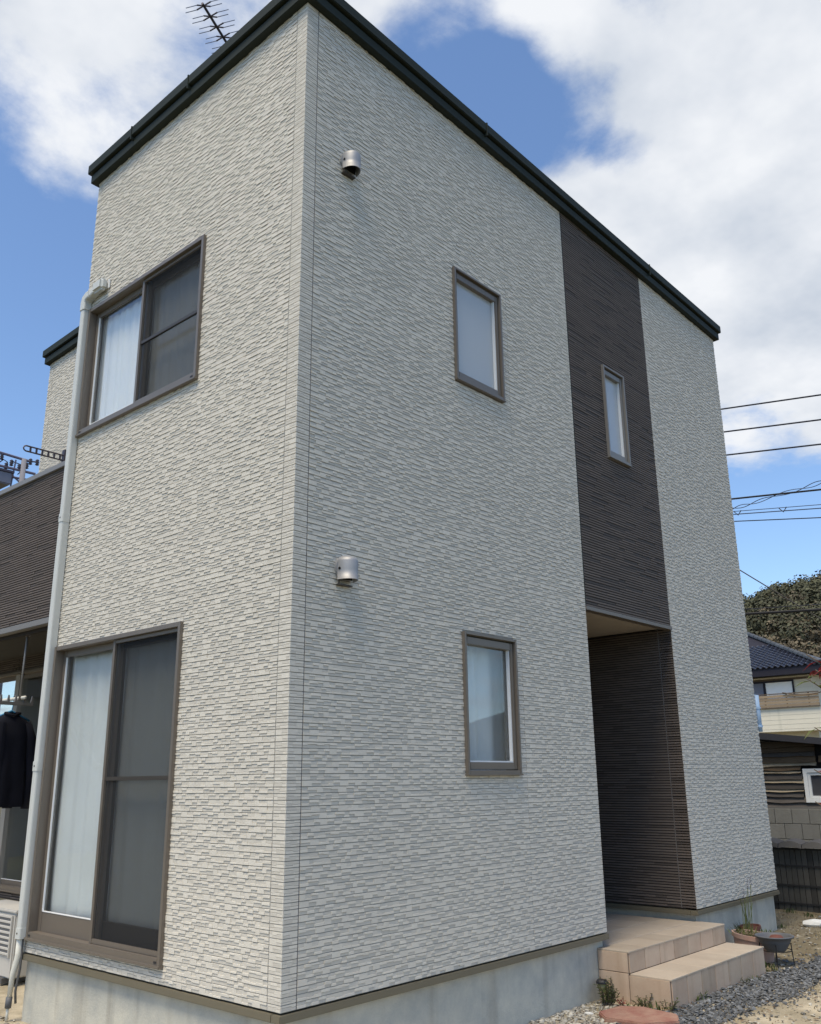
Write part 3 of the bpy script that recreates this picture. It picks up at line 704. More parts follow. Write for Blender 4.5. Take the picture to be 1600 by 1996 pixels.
# ------------------------------------------------------------------ under the balcony: AC unit, laundry
ac = world_parent(empty('air_conditioner', (.68, 4.42, GZ)))
tag(ac, 'outdoor air-conditioning unit with slatted grille under the balcony', 'air conditioner')
MB().box(.50, .79, 4.02, 4.84, -.40, .10).build('casing', 'ac_white', ac, bevel=.012)
MB().box(.492, .805, 4.005, 4.855, .101, .128).build('top_cover', 'ac_white', ac, bevel=.008)
MB().box(.496, .4985, 4.08, 4.80, -.23, .07).build('grille_back', 'ac_grille', ac)
for k in range(8): MB().box(.484, .4955, 4.075, 4.80, -.225 + k * .041, -.207 + k * .041).build('slat', 'ac_white', ac, bevel=.002, segs=1)
MB().box(.482, .4995, 4.055, 4.074, -.24, .085).build('grille_edge', 'ac_white', ac, bevel=.003)
for y in (4.15, 4.70): MB().box(.48, .82, y - .03, y + .03, GZ + .005, -.401).build('foot', 'rubber', ac)
# hanging pole holder fixed to the soffit
hold = world_parent(empty('laundry_holder', (.53, 4.45, 2.5)))
tag(hold, 'grey laundry pole holder with hooks hanging from the balcony soffit', 'laundry holder')
MB().tube([(.535, 4.45, 2.555), (.525, 4.45, 1.90)], .011, 8).build('rod', 'taupe', hold, smooth=True)
MB().tube([(.535, 4.45, 2.555), (.534, 4.45, 2.50)], .026, 10).build('socket', 'taupe', hold, smooth=True)
MB().box(.22, .655, 4.435, 4.465, 1.855, 1.885).build('arm', 'taupe', hold, bevel=.004)
for x in (.645, .575, .49, .42, .35, .28): MB().hexa([(x - .012, 4.44, 1.884), (x + .012, 4.44, 1.884), (x + .012, 4.46, 1.884), (x - .012, 4.46, 1.884), (x - .003, 4.444, 1.945), (x + .007, 4.444, 1.945), (x + .007, 4.456, 1.945), (x - .003, 4.456, 1.945)]).build('hook', 'taupe', hold)
tag(MB().tube([(.545, 4.38, 1.925), (.545, 7.6, 1.925)], .016, 10).build('laundry_pole', 'hose_white', None, smooth=True), 'pale laundry pole lying in the hooks of the holder', 'laundry pole')
def jacket(y, label, w=.23):
    r = world_parent(empty('jacket', (.55, y, .9))); tag(r, label, 'jacket', 'dark clothes hanging under the balcony')
    mb = MB()
    prof = [(1.79, .05, .03), (1.775, .075, .045), (1.745, .125, .05), (1.71, .175, .06), (1.60, .19, .075), (1.40, .185, .08), (1.15, .195, .08), (.98, .20, .075), (.95, .195, .07)]
    n = 48; zs_ = np.linspace(1.79, .95, 40)
    for z in zs_:
        a = float(np.interp(-z, [-p[0] for p in prof], [p[1] for p in prof])); b = float(np.interp(-z, [-p[0] for p in prof], [p[2] for p in prof]))
        for k in range(n):
            t = 2 * math.pi * k / n; low_ = min(1, (1.8 - z) / .5)
            wob = 1 + low_ * (.10 * math.sin(6 * t + 2.2 * z + y * 9) + .16 * mnoise.noise((math.cos(t) * 1.6, math.sin(t) * 1.6 + y * 3, z * 2.2)) + .06 * mnoise.noise((math.cos(t) * 4, math.sin(t) * 4, z * 6)))
            mb.v.append((.54 + a * math.cos(t) * wob, y + b * math.sin(t) * wob, z))
    for i in range(len(zs_) - 1):
        for k in range(n): mb.f.append((i * n + k, i * n + (k + 1) % n, (i + 1) * n + (k + 1) % n, (i + 1) * n + k)); mb.t.append(1)
    mb.f.append(tuple(range(n))); mb.t.append(1); mb.build('body', 'navy', r, smooth=True)
    MB().box(.435, .47, y - .085, y - .078, .99, 1.70).build('button_band', 'navy', r, bevel=.003)
    MB().tube([(.47, y - .03, 1.79), (.54, y - .055, 1.765), (.61, y - .03, 1.79), (.54, y + .03, 1.80), (.47, y - .03, 1.79)], .014, 8).build('collar', 'navy', r, smooth=True)
    for s in (-1, 1): MB().tube([(.54 + s * .15, y, 1.71), (.54 + s * .205, y, 1.55), (.54 + s * .235, y - .01, 1.25), (.54 + s * .225, y - .02, .93)], [.05, .062, .055, .045], 10).build('sleeve', 'navy', r, smooth=True)
    MB().tube([(.54, y, 1.925), (.545, y, 1.95), (.56, y, 1.935), (.55, y, 1.88), (.54, y, 1.80)], .004, 6).build('hanger_hook', 'clip_blue', r)
    MB().tube([(.36, y, 1.73), (.54, y, 1.815), (.72, y, 1.73)], .010, 8).build('hanger', 'clip_blue', r, smooth=True)
jacket(4.62, 'navy jacket on blue hanger nearest the pole end'); jacket(5.0, 'navy jacket hanging second on the laundry pole')

# ------------------------------------------------------------------ TV antenna on the roof
an = world_parent(empty('tv_antenna', (1.05, 2.45, ZT + .2)))
tag(an, 'dark television aerial with paired crossbars above the gable roof edge', 'antenna')
bd = Vector((math.sin(math.radians(64)), math.cos(math.radians(64)), 0)); ed = Vector((math.cos(math.radians(64)), -math.sin(math.radians(64)), 0))
B0 = Vector((.60, 2.28, 8.56)); 
MB().tube([B0 - bd * .03, B0 + bd * 1.35], .014, 8).build('boom', 'antenna_metal', an)
Mx = B0 + bd * 1.0; MB().tube([(Mx.x, Mx.y, ZT + .2), (Mx.x, Mx.y, 8.72)], .017, 8).build('mast', 'antenna_metal', an)
for k in range(8):
    c = B0 + bd * (.137 * k)
    hold_ = MB()
    for s in (-1, 1):
        for v in (-1, 1):
            q = c + ed * (s * .075) + Vector((0, 0, v * .030)); hold_.tube([c, q], .008, 6)
            MB().tube([q, c + ed * (s * .20) + Vector((0, 0, v * .030))], .0045, 6).build('element', 'antenna_rod', an)
    hold_.build('element_clamp', 'antenna_metal', an)

# ------------------------------------------------------------------ fence, block wall, shed
fence = world_parent(empty('fence', (8.3, .1, GZ)))
tag(fence, 'low dark slat fence with tiled cap beside the far house corner', 'fence')
sm = bpy.data.meshes.new('slat'); _m = MB().box(-.012, .012, -.030, .030, 0, .78); sm.from_pydata(_m.v, [], _m.f); sm.materials.append(MATS['fence_slat'])
y = -3.2; k = 0; rng = random.Random(4)
while y < 1.6:
    o = link('slat', sm, None, fence); o.location = (8.30 + rng.uniform(-.004, .004), y, -.47 + .03 * y * .3); k += 1; y += .067
for z in (.30, .11, -.11, -.31): MB().box(8.286 - .012, 8.2875, -3.2, 1.6, z - .010, z + .010).build('rail', 'fence_frame', fence)
MB().box(8.31, 8.33, -3.2, 1.6, -.5, .29).build('backing', 'fence_frame', fence)
for i in range(17):
    y0 = 1.6 - .28 * (i + 1); cm = MB()
    for q in range(8):
        a0, a1 = math.pi * q / 8, math.pi * (q + 1) / 8; yy0, yy1 = y0 + .27 * q / 8, y0 + .27 * (q + 1) / 8
        h0, h1 = .035 * math.sin(a0), .035 * math.sin(a1)
        cm.hexa([(8.18, yy0, .315 + h0 * .4), (8.18, yy1, .315 + h1 * .4), (8.42, yy1, .315 + h1 * .4), (8.42, yy0, .315 + h0 * .4), (8.2, yy0, .36 + h0), (8.2, yy1, .36 + h1), (8.42, yy1, .38 + h1), (8.42, yy0, .38 + h0)])
    cm.build('cap_tile', 'cap_tile', fence)
bw = world_parent(empty('block_wall', (10.2, .8, GZ)))
tag(bw, 'grey concrete block wall behind the slat fence', 'wall')
MB().box(10.21, 10.32, -2.6, 3.0, GZ - .2, .72).build('mortar_bed', 'mortar', bw)
for r_ in range(6):
    zt = .70 - .205 * r_; off = .12 * (r_ % 2)
    yy = -2.6 + off
    while yy < 2.95:
        MB().box(10.195 + random.Random(int(yy * 100) + r_).uniform(-.003, .003), 10.30, yy + .004, min(3.0, yy + .236), zt - .201, zt - .004).build('block', 'block', bw, bevel=.003, segs=1); yy += .24
shed = world_parent(empty('wood_shed', (10.6, .5, .7)))
tag(shed, 'weathered board shed wall with white window above the block wall', 'shed')
MB().box(10.33, 12.5, .3, 3.0, .55, 1.56).build('inner_wall', 'black_void', shed)
rng = random.Random(12); z = .705; k = 0
kinds = ['plank_grey', 'plank_grey', 'plank_grey', 'plank_pale', 'plank_grey', 'plank_pale', 'plank_grey', 'plank_pale', 'plank_brown', 'plank_pale', 'plank_brown', 'plank_grey', 'plank_brown', 'plank_brown']
while z < 1.60:
    h = rng.uniform(.062, .085); kd = kinds[min(k, len(kinds) - 1)]
    h = .045 if kd == 'plank_pale' else h
    for (a, b) in ((-2.6, .26 + rng.uniform(-.02, .02)), (.80 + rng.uniform(-.02, .03), 3.0)) if .74 < z < 1.22 else ((-2.6, rng.uniform(-.2, .6)), (.602, 3.0)):
        n = 26; mb = MB()
        for q in range(n):
            y0, y1 = a + (b - a) * q / n, a + (b - a) * (q + 1) / n
            w0 = .018 * mnoise.noise((y0 * 4, z * 9, k)); w1 = .018 * mnoise.noise((y1 * 4, z * 9, k))
            mb.hexa([(10.25, y0, z + w0), (10.29, y0, z + w0), (10.29, y1, z + w1), (10.25, y1, z + w1), (10.285, y0, z + h + .004 - w0), (10.305, y0, z + h + .004 - w0), (10.305, y1, z + h + .004 - w1), (10.285, y1, z + h + .004 - w1)])
        mb.build('plank', kd, shed)
    z += h; k += 1
zr_ = lambda y: 1.512 + .118 * y
MB().hexa([(10.05, -2.8, zr_(-2.8)), (12.6, -2.8, zr_(-2.8) - .1), (12.6, 3.2, zr_(3.2) - .1), (10.05, 3.2, zr_(3.2)), (10.05, -2.8, zr_(-2.8) + .09), (12.6, -2.8, zr_(-2.8)), (12.6, 3.2, zr_(3.2)), (10.05, 3.2, zr_(3.2) + .09)]).build('shed_roof', 'shed_roof', shed)
P_shed = lambda u, z, d: (10.26 - d, u, z)
sw = bars(MB(), P_shed, .10, .79, .78, 1.24, .055, -.04, .02).build('window', 'white_paint', shed, bevel=.004)
bars(MB(), P_shed, .157, .733, .837, 1.183, .035, -.04, .004).build('sash', 'white_paint', sw, bevel=.003)
MB().pbox(P_shed, .19, .70, .87, 1.15, -.030, -.026).build('pane', 'far_roof', sw)

# ------------------------------------------------------------------ neighbour's cream house with tiled hip roof
nb = world_parent(empty('cream_house', (42, 14, GZ)))
tag(nb, 'cream house with dark blue tiled hip roof and brown balcony', 'house')
XN = 38.0; s_ = lambda y0: y0
YR = 9.15        # right-hand corner of the eaves
MB().box(XN + .9, XN + 10, YR + .75, 30, -1, 5.62).build('wall', 'cream', nb)
for i in range(22): MB().box(XN + .893, XN + .8995, YR + .76, 30, .7 + i * .235, .712 + i * .235).build('siding_line', 'cream_joint', nb)
MB().box(XN + .02, XN + 10, YR + .05, 30, 5.50, 5.62).build('soffit', 'eave_dark', nb)
MB().box(XN, XN + .018, YR + .02, 30, 5.46, 5.80).build('gutter_board', 'eave_dark', nb)
MB().box(XN + .86, XN + .892, YR + .74, 30, 5.30, 5.40).build('frieze', 'slat_dark', nb)
MB().box(XN + .80, XN + .86, YR + .60, 30, 5.40, 5.46).build('eave_trim', 'cream', nb)
# roof slope: rises away from the street and is cut by the hip
ROWH, COLW = .262, .262; SL = .46
tm = bpy.data.meshes.new('roof_tile'); _m = MB()
prof = [(-.131 + .262 * i / 6, .046 * math.sin(2 * math.pi * i / 6 + .6)) for i in range(7)]
for (ya_, za_), (yb_, zb_) in zip(prof[:-1], prof[1:]):
    _m.hexa([(0, ya_, za_ - .02), (0, yb_, zb_ - .02), (.29, yb_, zb_ - .02 - .018), (.29, ya_, za_ - .02 - .018), (0, ya_, za_ + .02), (0, yb_, zb_ + .02), (.29, yb_, zb_ - .012), (.29, ya_, za_ - .012)])
tm.from_pydata(_m.v, [], _m.f); tm.materials.append(MATS['kawara'])
tilt = math.atan(SL)
MB().quad([(XN, YR, 5.80), (XN, 30, 5.80), (XN + 6, 30, 5.80 + 6 * SL), (XN + 6, YR + 6, 5.80 + 6 * SL)]).build('roof_deck', 'eave_dark', nb)
MB().quad([(XN, YR, 5.80), (XN + 6, YR + 6, 5.80 + 6 * SL), (XN + 12, YR, 5.80)]).build('roof_deck', 'kawara', nb)
cnt = 0
for r_ in range(13):
    xr = XN - .06 + r_ * ROWH * math.cos(tilt)
    for c_ in range(24):
        yy = YR + .20 + c_ * COLW
        if yy < YR + (xr - XN) + .12: continue
        o = link('roof_tile', tm, None, nb); o.location = (xr, yy, 5.845 + (xr - XN) * SL); o.rotation_euler = (0, -tilt, 0); cnt += 1
hipn = 16
for i in range(hipn):
    a = Vector((XN - .04, YR - .02, 5.87)).lerp(Vector((XN + 5, YR + 5, 5.90 + 5 * SL)), i / hipn); b = Vector((XN - .04, YR - .02, 5.87)).lerp(Vector((XN + 5, YR + 5, 5.90 + 5 * SL)), (i + 1.15) / hipn)
    MB().tube([a, b], [.115, .10], 8).build('ridge_tile', 'kawara_ridge', nb)
P_nb = lambda u, z, d: (XN + .9 - d, u, z)
nw = bars(MB(), P_nb, 10.70, 12.9, 4.45, 5.30, .07, -.05, .06).pbox(P_nb, 11.98, 12.09, 4.5, 5.25, -.03, .05).build('window', 'eave_dark', nb)
MB().pbox(P_nb, 10.77, 11.98, 4.52, 5.23, .005, .02).build('pane', 'curtain', nw); MB().pbox(P_nb, 12.09, 12.83, 4.52, 5.23, .0, .015).build('pane', 'transformer', nw)
bn = MB().box(XN - .2, XN - .12, YR + .2, 14, 4.0, 4.04).build('balcony', 'slat_dark', nb)
for i in range(4): MB().box(XN - .2, XN - .17, YR + .2, 14, 4.05 + i * .135, 4.165 + i * .135).build('balcony_slat', 'slat_brown', bn)
for i in range(5): MB().box(XN - .169, XN - .13, YR + .6 + i * .95, YR + .66 + i * .95, 4.04, 4.62).build('balcony_post', 'slat_dark', bn)
MB().box(XN - .21, XN - .13, YR + .2, 14, 4.60, 4.64).build('balcony_rail', 'slat_dark', bn)
MB().box(XN - .11, XN + .9, YR + .2, 14, 3.0, 4.0).build('lower_wall', 'cream', nb)
for i in range(5): MB().box(XN - .116, XN - .1105, YR + .21, 14, 3.1 + i * .2, 3.112 + i * .2).build('siding_line', 'cream_joint', nb)
MB().tube([(XN - .25, YR - .3 + .25 * i, 4.66 - .16 * math.sin(math.pi * i / 8)) for i in range(9)], .022, 6).build('drooping_cable', 'slat_dark', nb)

# ------------------------------------------------------------------ overhead lines on the right
def wire(p, q, r, m, label, sag=.0, name='power_line', ext=(8, 10), group='overhead lines right of the house'):
    a = Vector((14, *p)); b = Vector((14, *q)); d = b - a
    A = a - d * ext[0] / d.length; B = b + d * ext[1] / d.length; pts = []
    for i in range(25):
        t = i / 24; c = A.lerp(B, t); c.z -= 0; pts.append(c)
    return tag(MB().tube(pts, r, 6).build(name, m), label, 'power line', group)
wire((2.84, 8.52), (.83, 8.24), .016, 'wire', 'topmost overhead line right of the house')
wire((2.84, 8.01), (.90, 7.74), .016, 'wire', 'second overhead line from the top')
wire((2.84, 7.50), (.96, 7.25), .016, 'wire', 'third overhead line from the top')
wire((2.84, 6.55), (1.08, 6.36), .018, 'wire_black', 'thick dark line crossing the twisted cable')
w_ = world_parent(empty('twisted_cable', (14, 2, 6.4))); tag(w_, 'pair of loosely twisted cables rising to the right', 'power line', 'overhead lines right of the house')
for ph, m in ((0, 'wire_thin'), (2.6, 'wire')):
    pts = []
    for i in range(220):
        t = -3 + 8 * i / 219; yy = 2.83 - 1.76 * t; zb_ = 6.335 + .165 * t
        pts.append((14 + .02 * math.cos(t * 13 + ph), yy, zb_ + .035 * math.sin(t * 13 + ph + .8 * math.sin(t * 5))))
    MB().tube(pts, .008, 6).build('strand', m, w_)
wire((2.80, 6.28), (1.12, 6.07), .007, 'wire_thin', 'thin pale messenger line below the twisted cable')
wl7 = wire((2.81, 6.22), (1.13, 6.0), .010, 'wire_thin', 'line with two small V-shaped spacers')
for yv, zv in ((2.72, 6.205), (1.83, 6.09)):
    MB().tube([(14, yv + .075, zv + .07), (14, yv, zv - .02), (14, yv - .07, zv + .07)], .010, 5).build('spacer', 'wire', wl7)
wire((2.85, 6.08), (1.16, 5.82), .010, 'wire', 'level thin line lowest against the blue sky')
wire((2.83, 5.08), (1.41, 3.91), .012, 'wire_black', 'service cable slanting steeply down across the hill')
wire((2.84, 4.19), (1.39, 4.09), .026, 'wire_black', 'thickest black cable in front of the wooded hill')
wire((2.82, 4.28), (1.38, 4.19), .008, 'wire', 'thin line just above the thickest black cable')

# ------------------------------------------------------------------ utility pole with transformer on the left
up = world_parent(empty('utility_pole', (6.67, 18.9, GZ))); tag(up, 'utility pole top with crossarms, insulators and transformer beyond the balcony', 'utility pole')
ax = Vector((.92, -.39, 0)); pc = Vector((6.67, 18.89, 0))
def pp(t, z, d=0): return pc + ax * t + Vector((.39, .92, 0)) * d + Vector((0, 0, z))
MB().tube([pp(0, GZ), pp(0, 9.5)], [.15, .065], 14).build('pole', 'pole_concrete', up, smooth=True)
MB().tube([pp(-1.6, 9.80), pp(.14, 9.455)], .035, 6).build('crossarm', 'pole_steel', up)
MB().tube([pp(-1.5, 9.36), pp(.32, 9.12)], .035, 6).build('crossarm', 'pole_steel', up)
MB().tube([pp(-1.2, 9.02), pp(.22, 8.93)], .03, 6).build('crossarm', 'pole_steel', up)
MB().tube([pp(-.35, 9.1), pp(.12, 8.7)], .022, 6).build('brace', 'pole_steel', up); MB().tube([pp(-.2, 9.45), pp(-.26, 8.6)], .02, 6).build('brace', 'pole_steel', up)
for t, z in ((.16, 9.46), (.33, 9.46), (-.30, 9.36), (-.42, 9.26), (-.10, 9.26), (.08, 9.33), (-.55, 9.5)):
    MB().lathe([(.02, -.09), (.055, -.07), (.03, -.03), (.06, -.01), (.03, .03), (.055, .05), (.015, .09)], pp(t, z, .02), 12).build('insulator', 'insulator', up, smooth=True)
MB().tube([pp(.14, 9.455), pp(.36, 9.47)], .02, 6).build('arm_end', 'insulator', up)
MB().tube([pp(-.62, 9.3), pp(-.50, 9.42), pp(-.40, 9.36), pp(-.38, 9.2)], .014, 6).build('jumper', 'wire_black', up)
MB().tube([pp(-.30, 9.40), pp(-.05, 9.33), pp(-.04, 9.15), pp(-.12, 9.05)], .014, 6).build('jumper', 'wire_black', up)
MB().box(-.42, .27, -.3, .3, 8.68, 9.02).build('transformer', 'transformer', up, bevel=.03).location = (6.10, 19.10, 0)
MB().box(-.46, .31, -.33, .33, 9.0, 9.07).build('transformer_lid', 'insulator', up, bevel=.01).location = (6.10, 19.10, 0)
for c in up.children:
    if c.name.startswith('transformer'):
        c.location = Vector((6.10, 19.10, 0))

# ------------------------------------------------------------------ ground cover near the steps
rng = random.Random(21)
def stone(mb, c, s, rng, tone):
    # eight-sided lump: 6 + 8 faces from a squashed, jittered octahedron with a cut ring
    pts = []
    for k in range(6):
        a = k * math.pi / 3 + rng.uniform(-.3, .3); pts.append((math.cos(a) * rng.uniform(.75, 1.1), math.sin(a) * rng.uniform(.75, 1.1), rng.uniform(-.25, .25)))
    M = Matrix.Rotation(rng.uniform(0, 6.3), 3, 'Z') @ Matrix.Rotation(rng.uniform(-.6, .6), 3, 'X')
    top = [(p[0] * .55, p[1] * .55, rng.uniform(.4, .65)) for p in pts[::2]]; bot = (0, 0, -.5)
    b = len(mb.v)
    sx, sy, sz = s * rng.uniform(.8, 1.3), s * rng.uniform(.6, 1.0), s * rng.uniform(.5, .85)
    for p in pts + top + [bot]:
        q = M @ Vector((p[0] * sx, p[1] * sy, p[2] * sz)); mb.v.append((c[0] + q.x, c[1] + q.y, c[2] + q.z))
    F = [(b + 6, b + 7, b + 8)]
    for k in range(3):
        F += [(b + 2 * k, b + 2 * k + 1, b + 6 + k), (b + 2 * k + 1, b + (2 * k + 2) % 6, b + 6 + (k + 1) % 3), (b + 2 * k + 1, b + 6 + (k + 1) % 3, b + 6 + k)]
    for k in range(6): F.append((b + k, b + 9, b + (k + 1) % 6))
    mb.f += F; mb.t += [tone] * len(F)
def in_gravel(x, y):
    n1 = .10 * mnoise.noise((x * 2.2, y * 2.2, 5)) + .05 * mnoise.noise((x * 7, y * 7, 2))
    front = YS - .02 if X0 < x < X1 else -.38
    lo = np.interp(x, [2.2, 2.75, 3.1, 3.6, 4.2, 4.9, 6.0], [-1.0, -1.05, -.98, -.93, -1.06, -1.02, -1.0])
    hi = np.interp(x, [2.2, 2.8, X0, X0 + .01, X1, X1 + .4, 6.0], [-.62, -.50, -.55, YS, YS, -.72, -.78])
    return lo + n1 < y < hi + n1 * .5 * (x > X1) and 2.35 < x < 5.9
mb = MB()
for _ in range(19000):
    x, y = rng.uniform(2.3, 6.0), rng.uniform(-1.3, -.3)
    if not in_gravel(x, y) and not (in_gravel(x, y + rng.gauss(0, .10)) and rng.random() < .5): continue
    if X0 - .02 < x < X1 + .02 and y > YS: continue
    s = rng.choice((.006, .008, .010, .013, .018)) * rng.uniform(.8, 1.25); stone(mb, (x, y, gh(x, y) + s * rng.uniform(.2, .9)), s, rng, rng.choice((.55, .75, .9, 1.0, 1.15, 1.4, 1.9)) * rng.uniform(.85, 1.15))
tag(mb.build('gravel', 'gravel', tone=True), 'dark blue-grey crushed gravel spread in front of the steps', 'gravel', kind='stuff')
mb = MB()
for _ in range(6500):
    x, y = rng.uniform(-1.0, 9.0), rng.uniform(-3.0, .0)
    if rng.random() < .35: x, y = rng.uniform(1.5, 3.1), rng.uniform(-.5, .02)
    if x > X0 - .01 and x < X1 + .01 and y > YS - .01: continue
    if x < LX and y > .02: continue
    if in_gravel(x, y) and rng.random() < .97: continue
    s = rng.choice((.006, .008, .010, .014, .020)) * rng.uniform(.7, 1.2)
    stone(mb, (x, y, gh(x, y) + s * .25), s, rng, rng.uniform(.35, 1.25))
for _ in range(900):
    x, y = rng.uniform(-.9, -.0), rng.uniform(1.8, 4.4); s = rng.uniform(.008, .022); stone(mb, (x, y, gh(x, y) + s * .25), s, rng, rng.uniform(.35, 1.1))
tag(mb.build('pebbles', 'pebble', tone=True), 'scattered pale pebbles and soil crumbs on bare ground', 'pebbles', kind='stuff')
def blades(mb, x, y, n, h, spread, rng, w=.0035, lean=.5):
    for _ in range(n):
        a = rng.uniform(0, 6.3); r = rng.uniform(0, spread); bx, by = x + r * math.cos(a), y + r * math.sin(a); z = gh(bx, by)
        hh = h * rng.uniform(.5, 1.2); la = rng.uniform(0, 6.3); l_ = hh * lean * rng.uniform(.2, 1.4); ww = w * rng.uniform(.7, 1.3)
        sx, sy = -math.sin(la) * ww, math.cos(la) * ww; t = rng.uniform(.6, 1.25)
        mx_, my_ = bx + math.cos(la) * l_ * .4, by + math.sin(la) * l_ * .4; ex, ey = bx + math.cos(la) * l_, by + math.sin(la) * l_
        mb.quad([(bx - sx, by - sy, z - .004), (bx + sx, by + sy, z - .004), (mx_ + sx * .8, my_ + sy * .8, z + hh * .65), (mx_ - sx * .8, my_ - sy * .8, z + hh * .65)], t)
        mb.quad([(mx_ - sx * .8, my_ - sy * .8, z + hh * .65), (mx_ + sx * .8, my_ + sy * .8, z + hh * .65), (ex, ey, z + hh)], t)
mb = MB()
for _ in range(1500):
    x, y = rng.uniform(2.6, 8.2), rng.uniform(-2.2, .5)
    if x < LX + .02 and y > -.02: continue
    if X0 - .02 < x < X1 + .02 and y > YS - .02: continue
    if in_gravel(x, y): continue
    if mnoise.noise((x * 1.3, y * 1.3, 8)) < -.12: continue
    blades(mb, x, y, 7, .022, .07, rng, .0022, 2.4)
for _ in range(120): blades(mb, rng.uniform(-.9, .0), rng.uniform(2.2, 4.4), 5, .022, .06, rng, .0022, 2.2)
tag(mb.build('dry_grass', 'dry_grass', tone=True), 'flattened straw-coloured dead grass on the ground right of the steps', 'grass', kind='stuff')
mb = MB()
for _ in range(2600):
    x, y = rng.uniform(2.4, 8.2), rng.uniform(-2.2, .5)
    if (x < LX + .02 and y > -.02) or (X0 - .02 < x < X1 + .02 and y > YS - .02): continue
    if in_gravel(x, y) and rng.random() < .85: continue
    s = rng.uniform(.008, .022); a = rng.uniform(0, 6.3); z = gh(x, y) + rng.uniform(.003, .014); c, d = math.cos(a) * s, math.sin(a) * s
    mb.quad([(x - c, y - d, z), (x + d * .4, y - c * .4, z + rng.uniform(0, .008)), (x + c, y + d, z + rng.uniform(-.002, .008)), (x - d * .4, y + c * .4, z + .002)], rng.uniform(.5, 1.5))
tag(mb.build('leaf_litter', 'litter', tone=True), 'dry brown leaf litter scattered over the ground', 'leaf litter', kind='stuff')
mb = MB()
for x, y, n in [(5.0, -.60, 20), (5.1, -.48, 18), (5.25, -.4, 12), (4.5, -.61, 16), (4.35, -.60, 12), (3.55, -.61, 14), (3.65, -.6, 12), (3.9, -.6, 6), (5.0, -.3, 10), (3.13, -.42, 12), (3.12, -.5, 12), (3.05, -.3, 14), (5.9, -.02, 16), (6.4, -.03, 18), (7.2, .3, 30), (7.6, .45, 30), (8.1, .4, 30), (7.9, .1, 26), (8.2, -.1, 26), (6.9, .05, 20)]:
    blades(mb, x, y, n, .05, .07, rng, .004, .9)
tag(mb.build('weeds', 'weed', tone=True), 'low green weeds along the foot of steps and fence', 'weeds', kind='stuff')

# red paver by the steps
pv = MB(); pc_ = [(2.58, -.36), (2.70, -.24), (2.95, -.27), (3.02, -.42), (2.98, -.70), (2.80, -.80), (2.60, -.66)]
n = len(pc_); pv.v = [(x, y, GZ - .02) for x, y in pc_] + [(x, y, GZ + .034 + .006 * mnoise.noise((x * 5, y * 5, 1))) for x, y in pc_]
pv.f = [tuple(range(n - 1, -1, -1)), tuple(range(n, 2 * n))] + [(i, (i + 1) % n, n + (i + 1) % n, n + i) for i in range(n)]; pv.t = [1] * len(pv.f)
tag(pv.build('stepping_stone', 'paver', None, bevel=.008), 'flat reddish-brown stepping stone at the bottom edge of the picture', 'stepping stone')
# solar light
sg = world_parent(empty('solar_light', (3.07, -.06, GZ))); tag(sg, 'small solar garden light with dark cap at the corner of the steps', 'garden light')
MB().tube([(3.07, -.06, GZ - .03), (3.07, -.06, -.36)], .008, 8).build('stake', 'black_plastic', sg)
MB().lathe([(.004, -.372), (.026, -.37), (.034, -.318), (.004, -.318)], (3.07, -.06, 0), 14).build('lens', 'solar_amber', sg, smooth=True)
MB().lathe([(.004, -.3175), (.044, -.3175), (.044, -.305), (.034, -.294), (.004, -.293)], (3.07, -.06, 0), 14).build('cap', 'black_plastic', sg)
# plants
def leaf(mb, c, d, L, w, tone, droop=.3):
    d = Vector(d).normalized(); s = d.cross(Vector((0, 0, 1))); s = s.normalized() if s.length > 1e-3 else Vector((1, 0, 0)); c = Vector(c)
    m = c + d * L * .45 + Vector((0, 0, -droop * L * .15)); e = c + d * L + Vector((0, 0, -droop * L * .6)); up_ = s.cross(d) * w * .25
    mb.quad([c, m + s * w * .5 + up_, e, m], tone); mb.quad([c, m, e, m - s * w * .5 + up_], tone)
def sedum(x, y, n, h, label, red=False):
    r = world_parent(empty('garden_plant', (x, y, GZ))); tag(r, label, 'plant')
    st, lf = MB(), MB(); rg = random.Random(int(x * 1000))
    for k in range(n):
        a = rg.uniform(0, 6.3); q = rg.uniform(.01, .07); hh = h * rg.uniform(.5, 1.15)
        b = Vector((x + q * .5 * math.cos(a), y + q * .5 * math.sin(a), GZ)); t = Vector((x + q * math.cos(a) * 1.4, y + q * math.sin(a) * 1.4, GZ + hh))
        st.tube([b, b.lerp(t, .5) + Vector((0, 0, .01)), t], .0025, 5)
        for i in range(int(hh / .009)):
            p = b.lerp(t, .15 + .85 * i / (hh / .009)); an_ = i * 2.4
            leaf(lf, p, (math.cos(an_), math.sin(an_), rg.uniform(.1, .7)), rg.uniform(.018, .036), .015, rg.uniform(.6, 1.3))
    st.build('stem', 'stem', r); lf.build('foliage', 'leaf_red' if red else 'weed', r, tone=True)
sedum(3.02, -.13, 16, .15, 'bushy green plant around the small solar light')
sedum(3.135, -.08, 5, .17, 'upright stalks of dark foliage right of the solar light')
sedum(3.13, -.36, 8, .09, 'small weedy plant at the joint of the lower step side')
sedum(3.13, -.55, 7, .08, 'small weedy plant at the front corner of the lower step')
sedum(3.08, -.22, 5, .05, 'low reddish plant between solar light and step', True)
